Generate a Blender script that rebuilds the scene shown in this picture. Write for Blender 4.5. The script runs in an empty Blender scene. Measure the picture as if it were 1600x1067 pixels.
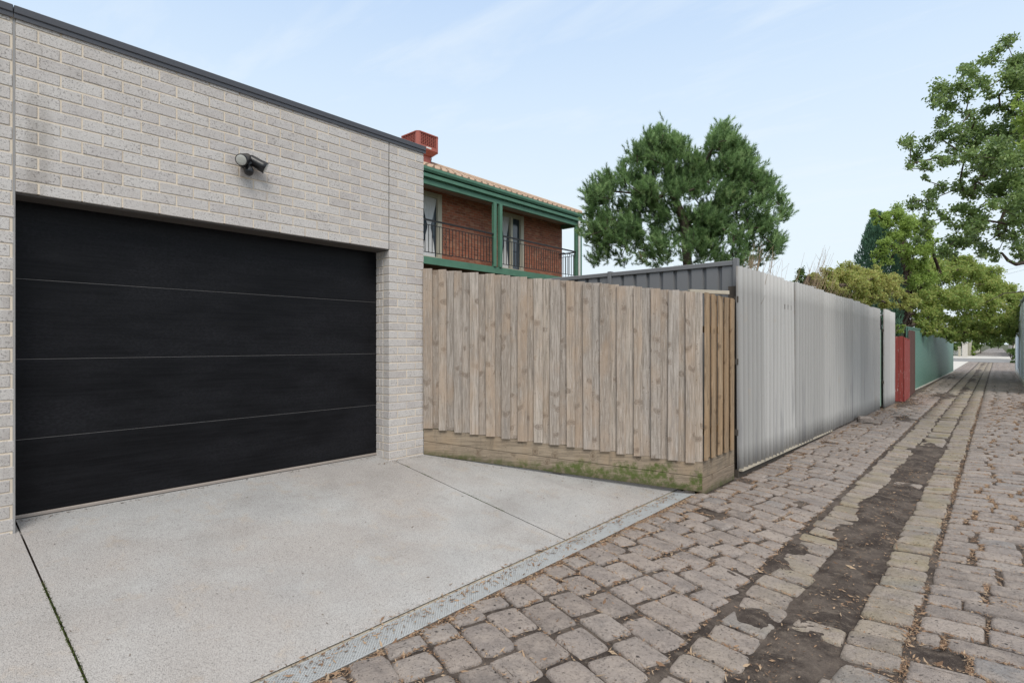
import bpy, math, random
import numpy as np
from mathutils import Vector, Matrix

# world axes: X = across the lane (right), Y = along the lane, Z = up; lane surface z = 0
scene = bpy.context.scene
R = math.radians
A0 = R(41.33)
CAM_Z = 1.60

# ---------------------------------------------------------------- camera
cam_d = bpy.data.cameras.new('camera')
cam = bpy.data.objects.new('camera', cam_d)
scene.collection.objects.link(cam)
cam.location = (0, 0, CAM_Z)
cam.rotation_euler = (R(90), 0, A0)
cam_d.sensor_width = 36
cam_d.lens = 19.44
cam_d.shift_y = 3.5 / 1600
cam_d.clip_start = 0.05
cam_d.clip_end = 3000
scene.camera = cam

# ---------------------------------------------------------------- world and sun
SUN_EL, SUN_AZ = R(48), R(-38)          # azimuth measured from +X towards +Y
world = bpy.data.worlds.new('World')
scene.world = world
world.use_nodes = True
wt = world.node_tree
for n_ in list(wt.nodes): wt.nodes.remove(n_)
def wn(t, **k):
    n_ = wt.nodes.new(t)
    for a_, b_ in k.items(): setattr(n_, a_, b_)
    return n_
w_out = wn('ShaderNodeOutputWorld'); w_bg = wn('ShaderNodeBackground')
w_sky = wn('ShaderNodeTexSky', sky_type='NISHITA', sun_disc=False)
w_sky.sun_elevation = SUN_EL
w_sky.sun_rotation = R(90) - SUN_AZ
w_sky.air_density = 1.0; w_sky.dust_density = 1.0; w_sky.ozone_density = 1.0
w_tc = wn('ShaderNodeTexCoord'); w_sep = wn('ShaderNodeSeparateXYZ')
wt.links.new(w_tc.outputs['Generated'], w_sep.inputs[0])
# thin high overcast: pale blue near the horizon, unseen zenith whitened for neutral fill light
w_ramp = wn('ShaderNodeValToRGB')
w_el = w_ramp.color_ramp.elements
SKY = [(0.0, (.72, .80, .86)), (.22, (.695, .795, .865)), (.40, (.585, .715, .865)), (.54, (.475, .62, .835)), (.72, (.86, .88, .90)), (1.0, (.95, .95, .95))]
while len(w_el) < len(SKY): w_el.new(.5)
for e_, (p_, c_) in zip(w_el, SKY): e_.position = p_; e_.color = (*c_, 1)
wt.links.new(w_sep.outputs['Z'], w_ramp.inputs[0])
w_sc = wn('ShaderNodeVectorMath', operation='SCALE'); w_sc.inputs['Scale'].default_value = 11.6
wt.links.new(w_ramp.outputs[0], w_sc.inputs[0])
# cirrus on a flat layer high above: direction divided by its height
w_div = wn('ShaderNodeVectorMath', operation='DIVIDE'); w_cmb = wn('ShaderNodeCombineXYZ'); w_mx = wn('ShaderNodeMath', operation='MAXIMUM')
w_mx.inputs[1].default_value = 0.06
wt.links.new(w_sep.outputs['Z'], w_mx.inputs[0])
for i_ in range(3): wt.links.new(w_mx.outputs[0], w_cmb.inputs[i_])
wt.links.new(w_tc.outputs['Generated'], w_div.inputs[0]); wt.links.new(w_cmb.outputs[0], w_div.inputs[1])
w_map = wn('ShaderNodeMapping'); w_map.inputs['Rotation'].default_value = (0, 0, R(-25)); w_map.inputs['Scale'].default_value = (0.55, 1.5, 1)
wt.links.new(w_div.outputs[0], w_map.inputs[0])
w_noise = wn('ShaderNodeTexNoise'); w_noise.inputs['Scale'].default_value = 2.1; w_noise.inputs['Detail'].default_value = 8; w_noise.inputs['Roughness'].default_value = 0.6; w_noise.inputs['Distortion'].default_value = 0.4
wt.links.new(w_map.outputs[0], w_noise.inputs['Vector'])
w_cr = wn('ShaderNodeMapRange'); w_cr.inputs['From Min'].default_value = 0.52; w_cr.inputs['From Max'].default_value = 0.80; w_cr.inputs['To Min'].default_value = 0.0; w_cr.inputs['To Max'].default_value = 0.55
wt.links.new(w_noise.outputs['Fac'], w_cr.inputs['Value'])
CLOUD = (8.2, 9.0, 9.7, 1)
w_m1 = wn('ShaderNodeMix', data_type='RGBA'); w_m2 = wn('ShaderNodeMix', data_type='RGBA')
w_m1.inputs[0].default_value = 0.94; wt.links.new(w_sky.outputs[0], w_m1.inputs[6]); wt.links.new(w_sc.outputs[0], w_m1.inputs[7])
wt.links.new(w_cr.outputs[0], w_m2.inputs[0]); wt.links.new(w_m1.outputs[2], w_m2.inputs[6]); w_m2.inputs[7].default_value = CLOUD
wt.links.new(w_m2.outputs[2], w_bg.inputs['Color'])
w_bg.inputs['Strength'].default_value = 0.10
wt.links.new(w_bg.outputs[0], w_out.inputs[0])

sun_d = bpy.data.lights.new('sun', 'SUN')
sun_d.energy = 2.15
sun_d.angle = R(30)
sun_d.color = (1.0, 0.95, 0.87)
sun = bpy.data.objects.new('sun', sun_d)
scene.collection.objects.link(sun)
sd = Vector((math.cos(SUN_EL) * math.cos(SUN_AZ), math.cos(SUN_EL) * math.sin(SUN_AZ), math.sin(SUN_EL)))
sun.rotation_euler = sd.to_track_quat('Z', 'Y').to_euler()
sun.location = (0, 0, 30)

scene.view_settings.view_transform = 'Standard'
scene.view_settings.look = 'None'
scene.view_settings.exposure = 0.06
scene.view_settings.gamma = 1.0
scene.view_settings.use_curve_mapping = False

rnd = random.Random(7)
rng = np.random.default_rng(11)

# ---------------------------------------------------------------- helpers: objects
COL = scene.collection
def tag(o, label=None, cat=None, group=None, kind=None):
    if label: o['label'] = label
    if cat: o['category'] = cat
    if group: o['group'] = group
    if kind: o['kind'] = kind
    return o
def empty(name, loc=(0, 0, 0), rz=0.0, label=None, cat=None, group=None):
    o = bpy.data.objects.new(name, None); COL.objects.link(o)
    o.location = loc; o.rotation_euler = (0, 0, rz); o.empty_display_size = 0.2
    return tag(o, label, cat, group)
class MB:
    """collects faces of one mesh"""
    def __init__(s): s.v = []; s.f = []; s.m = []; s.sm = []
    def add(s, vs, fs, mi=0, smooth=False):
        b = len(s.v); s.v.extend([tuple(p) for p in vs])
        for f in fs: s.f.append(tuple(b + i for i in f)); s.m.append(mi); s.sm.append(smooth)
    def box(s, a, b, mi=0):
        (x0, y0, z0), (x1, y1, z1) = a, b
        s.add([(x0,y0,z0),(x1,y0,z0),(x1,y1,z0),(x0,y1,z0),(x0,y0,z1),(x1,y0,z1),(x1,y1,z1),(x0,y1,z1)],
              [(0,3,2,1),(4,5,6,7),(0,1,5,4),(1,2,6,5),(2,3,7,6),(3,0,4,7)], mi)
    def bevbox(s, a, b, e, mi=0, smooth=False):
        """box with chamfered edges"""
        (x0, y0, z0), (x1, y1, z1) = a, b
        e = min(e, (x1-x0)*.45, (y1-y0)*.45, (z1-z0)*.45)
        vs = []; idx = {}
        X = (x0, x1); Y = (y0, y1); Z = (z0, z1)
        for i in (0,1):
            for j in (0,1):
                for k in (0,1):
                    sx = 1 if i == 0 else -1; sy = 1 if j == 0 else -1; sz = 1 if k == 0 else -1
                    idx[i,j,k,0] = len(vs); vs.append((X[i], Y[j]+sy*e, Z[k]+sz*e))
                    idx[i,j,k,1] = len(vs); vs.append((X[i]+sx*e, Y[j], Z[k]+sz*e))
                    idx[i,j,k,2] = len(vs); vs.append((X[i]+sx*e, Y[j]+sy*e, Z[k]))
        g = lambda i,j,k,a_: idx[i,j,k,a_]
        fs = [(g(0,0,0,0),g(0,0,1,0),g(0,1,1,0),g(0,1,0,0)), (g(1,0,0,0),g(1,1,0,0),g(1,1,1,0),g(1,0,1,0)),
              (g(0,0,0,1),g(1,0,0,1),g(1,0,1,1),g(0,0,1,1)), (g(0,1,0,1),g(0,1,1,1),g(1,1,1,1),g(1,1,0,1)),
              (g(0,0,0,2),g(0,1,0,2),g(1,1,0,2),g(1,0,0,2)), (g(0,0,1,2),g(1,0,1,2),g(1,1,1,2),g(0,1,1,2))]
        for k in (0,1):
            for j in (0,1): fs.append((g(0,j,k,1),g(1,j,k,1),g(1,j,k,2),g(0,j,k,2)) if (j+k) % 2 else (g(0,j,k,2),g(1,j,k,2),g(1,j,k,1),g(0,j,k,1)))
            for i in (0,1): fs.append((g(i,0,k,2),g(i,1,k,2),g(i,1,k,0),g(i,0,k,0)) if (i+k) % 2 else (g(i,0,k,0),g(i,1,k,0),g(i,1,k,2),g(i,0,k,2)))
        for i in (0,1):
            for j in (0,1): fs.append((g(i,j,0,0),g(i,j,1,0),g(i,j,1,1),g(i,j,0,1)) if (i+j) % 2 else (g(i,j,0,1),g(i,j,1,1),g(i,j,1,0),g(i,j,0,0)))
        for i in (0,1):
            for j in (0,1):
                for k in (0,1):
                    t = (g(i,j,k,0),g(i,j,k,1),g(i,j,k,2)); fs.append(t if (i+j+k) % 2 else t[::-1])
        s.add(vs, fs, mi, smooth)
    def hexa(s, p, mi=0):
        """8 corners, bottom ring then top ring"""
        s.add(p, [(0,3,2,1),(4,5,6,7),(0,1,5,4),(1,2,6,5),(2,3,7,6),(3,0,4,7)], mi)
    def tube(s, pts, rads, seg=8, mi=0, caps=True, smooth=True):
        pts = [Vector(p) for p in pts]
        if not hasattr(rads, '__len__'): rads = [rads]*len(pts)
        vs = []; prev = None
        for i, p in enumerate(pts):
            t = (pts[min(i+1, len(pts)-1)] - pts[max(i-1, 0)])
            t = t.normalized() if t.length > 1e-9 else Vector((0,0,1))
            if prev is None:
                up = Vector((0,0,1)) if abs(t.z) < .9 else Vector((1,0,0))
                a = t.cross(up).normalized()
            else:
                a = (prev - t*prev.dot(t)); a = a.normalized() if a.length > 1e-6 else t.orthogonal().normalized()
            prev = a; b = t.cross(a)
            for k in range(seg):
                th = 2*math.pi*k/seg
                vs.append(p + (a*math.cos(th) + b*math.sin(th))*rads[i])
        fs = [(i*seg+k, i*seg+(k+1) % seg, (i+1)*seg+(k+1) % seg, (i+1)*seg+k) for i in range(len(pts)-1) for k in range(seg)]
        s.add(vs, fs, mi, smooth)
        if caps: s.add(vs[:seg], [tuple(range(seg))[::-1]], mi); s.add(vs[-seg:], [tuple(range(seg))], mi)
    def build(s, name, mats, parent=None, loc=None, rz=None):
        me = bpy.data.meshes.new(name)
        me.from_pydata(s.v, [], s.f)
        mats = mats if isinstance(mats, (list, tuple)) else [mats]
        for m in mats: me.materials.append(m)
        if len(mats) > 1: me.polygons.foreach_set('material_index', s.m)
        me.polygons.foreach_set('use_smooth', s.sm)
        me.update()
        return link(name, me, parent, loc, rz)
def link(name, me, parent=None, loc=None, rz=None):
    o = bpy.data.objects.new(name, me); COL.objects.link(o)
    if parent: o.parent = parent
    if loc is not None: o.location = loc
    if rz is not None: o.rotation_euler = (0, 0, rz)
    return o
def np_mesh(name, V, F, mat, parent=None, smooth=False, attr=None):
    """V (n,3), F (m,k) arrays"""
    me = bpy.data.meshes.new(name)
    k = F.shape[1]
    me.vertices.add(len(V)); me.vertices.foreach_set('co', np.ascontiguousarray(V, dtype=np.float32).ravel())
    me.loops.add(F.size); me.loops.foreach_set('vertex_index', np.ascontiguousarray(F, dtype=np.int32).ravel())
    me.polygons.add(len(F)); me.polygons.foreach_set('loop_start', np.arange(0, F.size, k, dtype=np.int32))
    if smooth: me.polygons.foreach_set('use_smooth', np.ones(len(F), dtype=bool))
    me.materials.append(mat)
    if attr is not None:
        for an, av in attr.items():
            a = me.attributes.new(an, 'FLOAT', 'POINT'); a.data.foreach_set('value', np.ascontiguousarray(av, dtype=np.float32))
    me.update(calc_edges=True); me.validate()
    return link(name, me, parent)

CA, SA = math.cos(A0), math.sin(A0)
def at(px, py, Z):
    """a point of the place seen at a photo pixel, Z metres in front of the camera"""
    X = (px - 800) / 864 * Z
    return Vector((X*CA - Z*SA, X*SA + Z*CA, CAM_Z + (537 - py) / 864 * Z))

def hash2(ix, iy, seed):
    h = (ix.astype(np.int64)*374761393 + iy.astype(np.int64)*668265263 + seed*974634777) & 0x7fffffff
    h = ((h ^ (h >> 13))*1274126177) & 0x7fffffff
    return ((h ^ (h >> 16)) & 0xffff)/65535.0
def vnoise(x, y, seed=0):
    x = np.asarray(x, dtype=float); y = np.asarray(y, dtype=float)
    ix = np.floor(x); iy = np.floor(y); fx = x-ix; fy = y-iy
    fx = fx*fx*(3-2*fx); fy = fy*fy*(3-2*fy)
    a = hash2(ix, iy, seed); b = hash2(ix+1, iy, seed); c = hash2(ix, iy+1, seed); d = hash2(ix+1, iy+1, seed)
    return (a*(1-fx)+b*fx)*(1-fy) + (c*(1-fx)+d*fx)*fy
def fbm(x, y, seed=0, o=4):
    s = 0; a = .5; x = np.asarray(x, dtype=float); y = np.asarray(y, dtype=float)
    for i in range(o): s = s + a*vnoise(x, y, seed+i*17); x = x*2.03; y = y*2.03; a *= .5
    return s/(1-.5**o)

# ---------------------------------------------------------------- helpers: materials
class NT:
    def __init__(s, name):
        s.m = bpy.data.materials.new(name); s.m.use_nodes = True; s.t = s.m.node_tree
        for n_ in list(s.t.nodes): s.t.nodes.remove(n_)
        s.out = s.t.nodes.new('ShaderNodeOutputMaterial')
    def n(s, t, ins=None, **k):
        n_ = s.t.nodes.new(t)
        for a, b in k.items(): setattr(n_, a, b)
        for a, b in (ins or {}).items(): s.set(n_.inputs[a], b)
        return n_
    def set(s, sock, v):
        if isinstance(v, bpy.types.NodeSocket): s.t.links.new(v, sock)
        elif isinstance(v, (tuple, list)) and len(v) == 3 and sock.type == 'RGBA': sock.default_value = (*v, 1)
        else: sock.default_value = v
    def obj(s): return s.n('ShaderNodeTexCoord').outputs['Object']
    def pos(s): return s.n('ShaderNodeNewGeometry').outputs['Position']
    def island(s): return s.n('ShaderNodeNewGeometry').outputs['Random Per Island']
    def rand(s): return s.n('ShaderNodeObjectInfo').outputs['Random']
    def map(s, v, scale=(1,1,1), rot=(0,0,0), loc=(0,0,0)):
        return s.n('ShaderNodeMapping', {'Vector': v, 'Scale': scale, 'Rotation': rot, 'Location': loc}).outputs[0]
    def noise(s, v, scale, detail=4, rough=.55, dist=0.0):
        return s.n('ShaderNodeTexNoise', {'Vector': v, 'Scale': scale, 'Detail': detail, 'Roughness': rough, 'Distortion': dist}).outputs['Fac']
    def voro(s, v, scale, feature='F1', out='Distance', rnd_=1.0):
        return s.n('ShaderNodeTexVoronoi', {'Vector': v, 'Scale': scale, 'Randomness': rnd_}, feature=feature).outputs[out]
    def rng(s, v, a, b, c=0.0, d=1.0, smooth=True):
        return s.n('ShaderNodeMapRange', {'Value': v, 'From Min': a, 'From Max': b, 'To Min': c, 'To Max': d}, interpolation_type='SMOOTHSTEP' if smooth else 'LINEAR').outputs['Result']
    def math(s, op, a, b=0.0):
        return s.n('ShaderNodeMath', {0: a, 1: b}, operation=op).outputs[0]
    def vadd(s, a, b): return s.n('ShaderNodeVectorMath', {0: a, 1: b}, operation='ADD').outputs[0]
    def comb(s, x, y, z): return s.n('ShaderNodeCombineXYZ', {0: x, 1: y, 2: z}).outputs[0]
    def sep(s, v): return s.n('ShaderNodeSeparateXYZ', {0: v}).outputs
    def mix(s, f, a, b, blend='MIX'):
        return s.n('ShaderNodeMix', {'Factor': f, 'A': a, 'B': b}, data_type='RGBA', blend_type=blend).outputs['Result'] if False else s._mix(f, a, b, blend)
    def _mix(s, f, a, b, blend):
        n_ = s.t.nodes.new('ShaderNodeMix'); n_.data_type = 'RGBA'; n_.blend_type = blend
        s.set(n_.inputs[0], f); s.set(n_.inputs[6], a); s.set(n_.inputs[7], b)
        return n_.outputs[2]
    def ramp(s, f, stops):
        n_ = s.t.nodes.new('ShaderNodeValToRGB'); s.set(n_.inputs[0], f)
        e = n_.color_ramp.elements
        while len(e) < len(stops): e.new(0.5)
        for el, (p, c) in zip(e, stops): el.position = p; el.color = (*c, 1)
        return n_.outputs[0]
    def attr(s, name): return s.n('ShaderNodeAttribute', attribute_name=name).outputs['Fac']
    def bump(s, h, strength=.3, dist=.01): return s.n('ShaderNodeBump', {'Height': h, 'Strength': strength, 'Distance': dist}).outputs[0]
    def fin(s, col, rough=.8, normal=None, metal=0.0, spec=.4, transl=0.0, tcol=None):
        p = s.n('ShaderNodeBsdfPrincipled', {'Base Color': col, 'Roughness': rough, 'Metallic': metal, 'Specular IOR Level': spec})
        if normal is not None: s.set(p.inputs['Normal'], normal)
        sh = p.outputs[0]
        if transl:
            tr = s.n('ShaderNodeBsdfTranslucent', {'Color': tcol if tcol is not None else col})
            sh = s.n('ShaderNodeMixShader', {0: transl, 1: sh, 2: tr.outputs[0]}).outputs[0]
        s.t.links.new(sh, s.out.inputs[0])
        return s.m

def paint(name, col, rough=.5, var=.12, scale=3.0, bump=.05, metal=0.0, spec=.4, dirt=.15, dirtcol=(.12, .10, .08)):
    m = NT(name); o = m.obj()
    a = m.noise(o, scale, 6, .6); b = m.noise(o, scale*9, 4, .6)
    c1 = tuple(min(1, x*(1+var)) for x in col); c0 = tuple(x*(1-var) for x in col)
    c = m.mix(a, c0, c1)
    c = m.mix(m.rng(b, .55, .8, 0, dirt), c, dirtcol)
    return m.fin(c, m.rng(b, .2, .8, max(.05, rough-.1), min(1, rough+.1)), m.bump(b, bump, .004), metal, spec)

def m_brick_pale():
    m = NT('pale_brick'); o = m.obj(); r = m.island()
    c = m.ramp(r, [(0, (.455, .42, .40)), (.35, (.525, .49, .465)), (.7, (.56, .53, .505)), (1, (.48, .445, .43))])
    o2 = m.vadd(o, m.comb(m.math('MULTIPLY', r, 37.0), 0.0, m.math('MULTIPLY', r, 11.0)))
    cl = m.noise(o2, 9, 4); c = m.mix(m.rng(cl, .3, .75, 0, .5), c, (.60, .57, .545))
    n1 = m.noise(o2, 78, 2, .5); n2 = m.noise(o2, 170, 2, .5); big = m.noise(o2, 4, 2)
    sp = m.math('MULTIPLY', m.rng(n1, .585, .66), m.rng(big, .3, .7, .45, 1.0))
    c = m.mix(m.math('MULTIPLY', sp, .62), c, (.13, .115, .11))
    c = m.mix(m.rng(n2, .58, .68, 0, .6), c, (.17, .15, .145))
    # weather stains in streaks below the capping and beside the joint
    st = m.noise(m.map(o, (6, 6, .7)), 1.2, 4)
    yy = m.sep(o)[1]
    near = m.rng(m.math('ABSOLUTE', m.math('SUBTRACT', yy, -1.33)), .05, .3, 1, 0)
    c = m.mix(m.math('MULTIPLY', near, m.rng(st, .42, .66, 0, .42)), c, (.20, .175, .15))
    h = m.math('SUBTRACT', m.noise(o2, 60, 5), m.math('MULTIPLY', sp, .5))
    return m.fin(c, .85, m.bump(h, .38, .006), spec=.25)
def m_mortar():
    m = NT('cream_mortar'); o = m.obj()
    n1 = m.noise(o, 30, 5); n2 = m.noise(o, 2.2, 3)
    c = m.mix(n1, (.64, .545, .435), (.74, .65, .535))
    c = m.mix(m.rng(n2, .5, .75, 0, .5), c, (.42, .35, .28))
    return m.fin(c, .95, m.bump(m.noise(o, 140, 3), .5, .004), spec=.2)
def m_concrete():
    m = NT('aggregate_concrete'); o = m.pos()
    a = m.noise(o, 1.1, 5, .6); b = m.noise(o, .55, 4, .6, .3); f = m.noise(o, 210, 2, .6); g = m.noise(o, 120, 3, .6); v = m.voro(o, 130)
    c = m.mix(m.rng(a, .3, .7), (.40, .393, .386), (.51, .502, .49))
    c = m.mix(m.rng(b, .44, .62, 0, .6), c, (.40, .355, .325))
    c = m.mix(m.rng(m.noise(o, 1.9, 5, .65), .50, .68, 0, .42), c, (.31, .285, .265))
    c = m.mix(m.rng(m.noise(o, 4.5, 5, .7), .54, .70, 0, .35), c, (.47, .37, .27))
    c = m.mix(m.rng(f, .48, .60, 0, .78), c, (.19, .18, .172))
    c = m.mix(m.rng(g, .54, .66, 0, .22), c, (.70, .69, .67))
    c = m.mix(m.rng(m.noise(o, 60, 2), .64, .72, 0, .6), c, (.13, .12, .11))
    c = m.mix(m.rng(v, .0, .16, .25, 0), c, (.70, .69, .68))
    return m.fin(c, .88, m.bump(m.math('ADD', f, g), .35, .004), spec=.3)
def m_stone():
    m = NT('bluestone_sett'); o = m.pos(); r = m.island(); y = m.attr('moss')
    c = m.ramp(r, [(0, (.205, .174, .156)), (.3, (.305, .257, .228)), (.6, (.245, .212, .195)), (.85, (.345, .293, .258)), (1, (.22, .208, .204))])
    a = m.noise(o, 7, 6, .65); c = m.mix(m.rng(a, .35, .7, 0, .6), c, (.40, .338, .293))
    c = m.mix(m.rng(m.noise(o, 3.6, 6, .65), .50, .68, 0, .5), c, (.15, .132, .125))
    c = m.mix(m.rng(m.noise(o, 30, 5, .75), .50, .66, 0, .6), c, (.13, .108, .097))
    c = m.mix(m.math('MULTIPLY', y, m.rng(m.noise(o, 2.6, 5, .65), .38, .66, .10, .80)), c, (.27, .225, .115))
    hole = m.math('MULTIPLY', m.rng(m.voro(m.vadd(o, m.comb(m.math('MULTIPLY', m.noise(o, 30, 2), .03), 0.0, 0.0)), 12), .07, .13, 1, 0), m.rng(m.noise(o, 3.1, 2), .34, .46))
    hole2 = m.rng(m.noise(o, 70, 3, .6), .62, .70, 0, .7)
    c = m.mix(m.math('MULTIPLY', m.math('MAXIMUM', hole, hole2), .9), c, (.035, .03, .028))
    c = m.mix(m.rng(m.noise(o, 140, 2, .5), .62, .72, 0, .4), c, (.40, .36, .32))
    h = m.math('SUBTRACT', m.math('ADD', m.noise(o, 22, 6, .65), m.math('MULTIPLY', m.noise(o, 90, 4), .35)), m.math('MULTIPLY', m.math('MAXIMUM', hole, hole2), .5))
    return m.fin(c, m.rng(a, .3, .7, .62, .8), m.bump(h, .95, .018), spec=.35)
def m_dirt():
    m = NT('lane_dirt'); o = m.pos()
    a = m.noise(o, 3.5, 6, .65); b = m.noise(o, 45, 5, .7); v = m.voro(o, 60)
    c = m.mix(m.rng(a, .35, .65), (.062, .049, .043), (.15, .122, .104))
    c = m.mix(m.rng(m.noise(o, 14, 6, .75), .50, .68, 0, .75), c, (.20, .165, .135))
    c = m.mix(m.rng(m.noise(o, 22, 5, .7), .55, .70, 0, .7), c, (.035, .028, .025))
    c = m.mix(m.rng(b, .55, .75, 0, .6), c, (.19, .155, .125))
    c = m.mix(m.rng(v, .02, .22, .5, 0), c, (.13, .115, .10))
    return m.fin(c, .95, m.bump(m.math('ADD', b, m.noise(o, 160, 3)), .9, .015), spec=.15)
def m_wood(name, cols, warm, knot=.55, moss=False, slope=0.0):
    """weathered board: object X across the fence, Z along the board (swap for horizontal boards)"""
    m = NT(name); o = m.obj(); r = m.island()
    horiz = moss
    off = m.comb(m.math('MULTIPLY', r, 53.0), m.math('MULTIPLY', r, 17.0), m.math('MULTIPLY', r, 29.0))
    p = m.vadd(o, off)
    kn = m.map(p, (2.4, 0, 9) if horiz else (10, 0, 2.7))
    kpos = m.n('ShaderNodeTexVoronoi', {'Vector': kn, 'Scale': 1.0, 'Randomness': .9}, feature='F1').outputs['Position']
    kd = m.n('ShaderNodeVectorMath', {0: kn, 1: kpos}, operation='SUBTRACT').outputs[0]
    kx, ky, kz = m.sep(kd)
    if horiz: dxm = m.math('DIVIDE', kx, 2.4); dzm = m.math('DIVIDE', kz, 9.0)
    else: dxm = m.math('DIVIDE', kx, 10.0); dzm = m.math('DIVIDE', kz, 2.7)
    la, lb = (dzm, dxm) if horiz else (dxm, dzm)           # across and along the board, metres from the knot
    lb2 = m.math('SUBTRACT', lb, m.math('MULTIPLY', m.math('ABSOLUTE', la), m.math('SUBTRACT', m.math('MULTIPLY', r, 1.1), .2)))
    dist_ = m.math('SQRT', m.math('ADD', m.math('POWER', m.math('MULTIPLY', la, .50), 2.0), m.math('POWER', lb2, 2.0)))
    keep = m.rng(m.noise(m.map(kpos, (1, 1, 1)), 3.7, 0), .555, .575)
    core = m.math('MULTIPLY', m.rng(dist_, .004, .017, 1, 0), keep); halo = m.math('MULTIPLY', m.rng(dist_, .010, .050, 1, 0), keep)
    ringv = m.math('MULTIPLY', m.math('MULTIPLY', m.rng(m.math('ABSOLUTE', m.math('SUBTRACT', dist_, .022)), .0, .009, 1, 0), keep), .25)
    grain_p = m.map(p, (1.6, 1, 34) if horiz else (34, 1, 1.6))
    sx, sy, sz = m.sep(grain_p)
    warp = m.math('MULTIPLY', halo, 1.3)
    gp = m.comb(m.math('ADD', sx, warp), sy, m.math('ADD', sz, warp))
    g = m.noise(gp, 1.4, 5, .62, .45); g2 = m.noise(gp, 4.5, 4, .65)
    r2 = m.math('FRACT', m.math('MULTIPLY', r, 7.31))
    c = m.ramp(r, [(0, cols[0]), (.25, cols[1]), (.5, cols[2]), (.75, cols[3]), (1, cols[0])])
    c = m.mix(m.math('MULTIPLY', r2, .42), c, tuple(x*.62 for x in cols[2]))
    c = m.mix(m.rng(g, .38, .62, 0, .70), c, tuple(x*.42 for x in cols[1]))
    c = m.mix(m.rng(m.noise(m.map(gp, (3.2, 1, 1.0) if not horiz else (1.0, 1, 3.2)), 2.4, 3, .6), .56, .66, 0, .65), c, tuple(x*.30 for x in cols[1]))
    c = m.mix(m.rng(g2, .48, .68, 0, .55), c, tuple(min(1, x*1.30) for x in cols[2]))
    c = m.mix(m.rng(m.noise(m.map(p, (1.5, 1, .8)), 2.2, 4), .44, .68, 0, .50), c, warm)
    c = m.mix(m.rng(m.noise(m.map(p, (9, 1, 1.1)), 1.6, 4, .65), .52, .70, 0, .55), c, tuple(x*.55 for x in cols[2]))
    c = m.mix(m.math('MULTIPLY', halo, .30), c, tuple(x*.45 for x in warm))
    c = m.mix(m.math('MAXIMUM', m.math('MULTIPLY', core, knot), ringv), c, (.085, .055, .038))
    nail = m.noise(p, 70, 1)
    c = m.mix(m.rng(nail, .70, .74, 0, .6), c, (.06, .05, .045))
    if moss:
        X, Y, Z = m.sep(o)
        h = m.math('SUBTRACT', Z, m.math('MULTIPLY', X, slope))
        pm = m.noise(o, 3.2, 5, .7)
        lim = m.math('MULTIPLY', m.rng(pm, .28, .66, 0.0, .30), m.rng(X, .7, 2.7, .22, 1.0))
        f = m.math('MULTIPLY', m.rng(m.math('SUBTRACT', lim, h), -.05, .06), m.rng(m.noise(o, 17, 5, .7), .3, .6))
        c = m.mix(m.math('MULTIPLY', f, .92), c, (.075, .105, .022))
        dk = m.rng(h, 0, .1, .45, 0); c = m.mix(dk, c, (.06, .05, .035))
    return m.fin(c, .85, m.bump(m.math('SUBTRACT', g, m.math('MULTIPLY', core, .4)), .35, .004), spec=.2)
def m_iron():
    m = NT('galvanised_iron'); o = m.obj(); r = m.rand()
    off = m.comb(m.math('MULTIPLY', r, 91.0), 0.0, m.math('MULTIPLY', r, 23.0)); p = m.vadd(o, off)
    c = m.mix(r, (.35, .343, .332), (.475, .465, .45))
    s1 = m.noise(m.map(p, (9, 9, .35)), 1.0, 4, .6); s2 = m.noise(m.map(p, (30, 30, .8)), 1.0, 3)
    c = m.mix(m.rng(s1, .48, .72, 0, .30), c, (.30, .295, .29))
    c = m.mix(m.rng(s2, .55, .75, 0, .22), c, (.56, .55, .53))
    sp = m.noise(p, 2.2, 5, .65); c = m.mix(m.rng(sp, .60, .74, 0, .6), c, (.40, .35, .29))
    X, Y, Z = m.sep(o)
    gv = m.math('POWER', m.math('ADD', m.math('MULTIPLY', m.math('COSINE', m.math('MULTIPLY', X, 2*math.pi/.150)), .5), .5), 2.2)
    c = m.mix(m.math('MULTIPLY', gv, m.rng(m.noise(m.map(p, (12, 1, .6)), 1.0, 4), .25, .70, .50, .85)), c, (.155, .15, .145))  # groove shade painted into the colour along the corrugations
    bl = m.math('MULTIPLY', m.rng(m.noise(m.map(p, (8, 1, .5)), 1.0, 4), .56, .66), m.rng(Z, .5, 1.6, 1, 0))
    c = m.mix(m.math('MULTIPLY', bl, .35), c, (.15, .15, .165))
    rim = m.rng(m.math('ABSOLUTE', m.math('SUBTRACT', X, .012)), .004, .014, .55, 0)
    c = m.mix(m.math('MULTIPLY', rim, m.rng(m.noise(m.map(p, (1, 1, 3)), 2.0, 4), .35, .6)), c, (.20, .165, .13))
    c = m.mix(m.rng(m.noise(p, 60, 3), .68, .76, 0, .6), c, (.15, .13, .11))
    return m.fin(c, m.rng(s1, .3, .7, .75, .9), m.bump(m.noise(p, 40, 5), .25, .006), spec=.2)
def m_leaf(name, cols, transl=.30, rough=.55, spec=.35):
    m = NT(name); r = m.island(); p = m.pos()
    n_ = m.noise(p, 1.4, 3)
    f = m.math('ADD', m.math('MULTIPLY', r, .65), m.math('MULTIPLY', m.rng(n_, .25, .75), .35))
    k = len(cols)-1
    c = m.ramp(f, [(i/k, q) for i, q in enumerate(cols)])
    return m.fin(c, rough, spec=spec, transl=transl, tcol=m.mix(.5, c, tuple(min(1, x*1.6) for x in cols[-1])))
def m_bark(name, col):
    m = NT(name); o = m.obj()
    g = m.noise(m.map(o, (9, 9, 2)), 2, 6, .65)
    return m.fin(m.mix(g, tuple(x*.55 for x in col), tuple(min(1, x*1.4) for x in col)), .9, m.bump(g, .8, .02), spec=.15)
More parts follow.
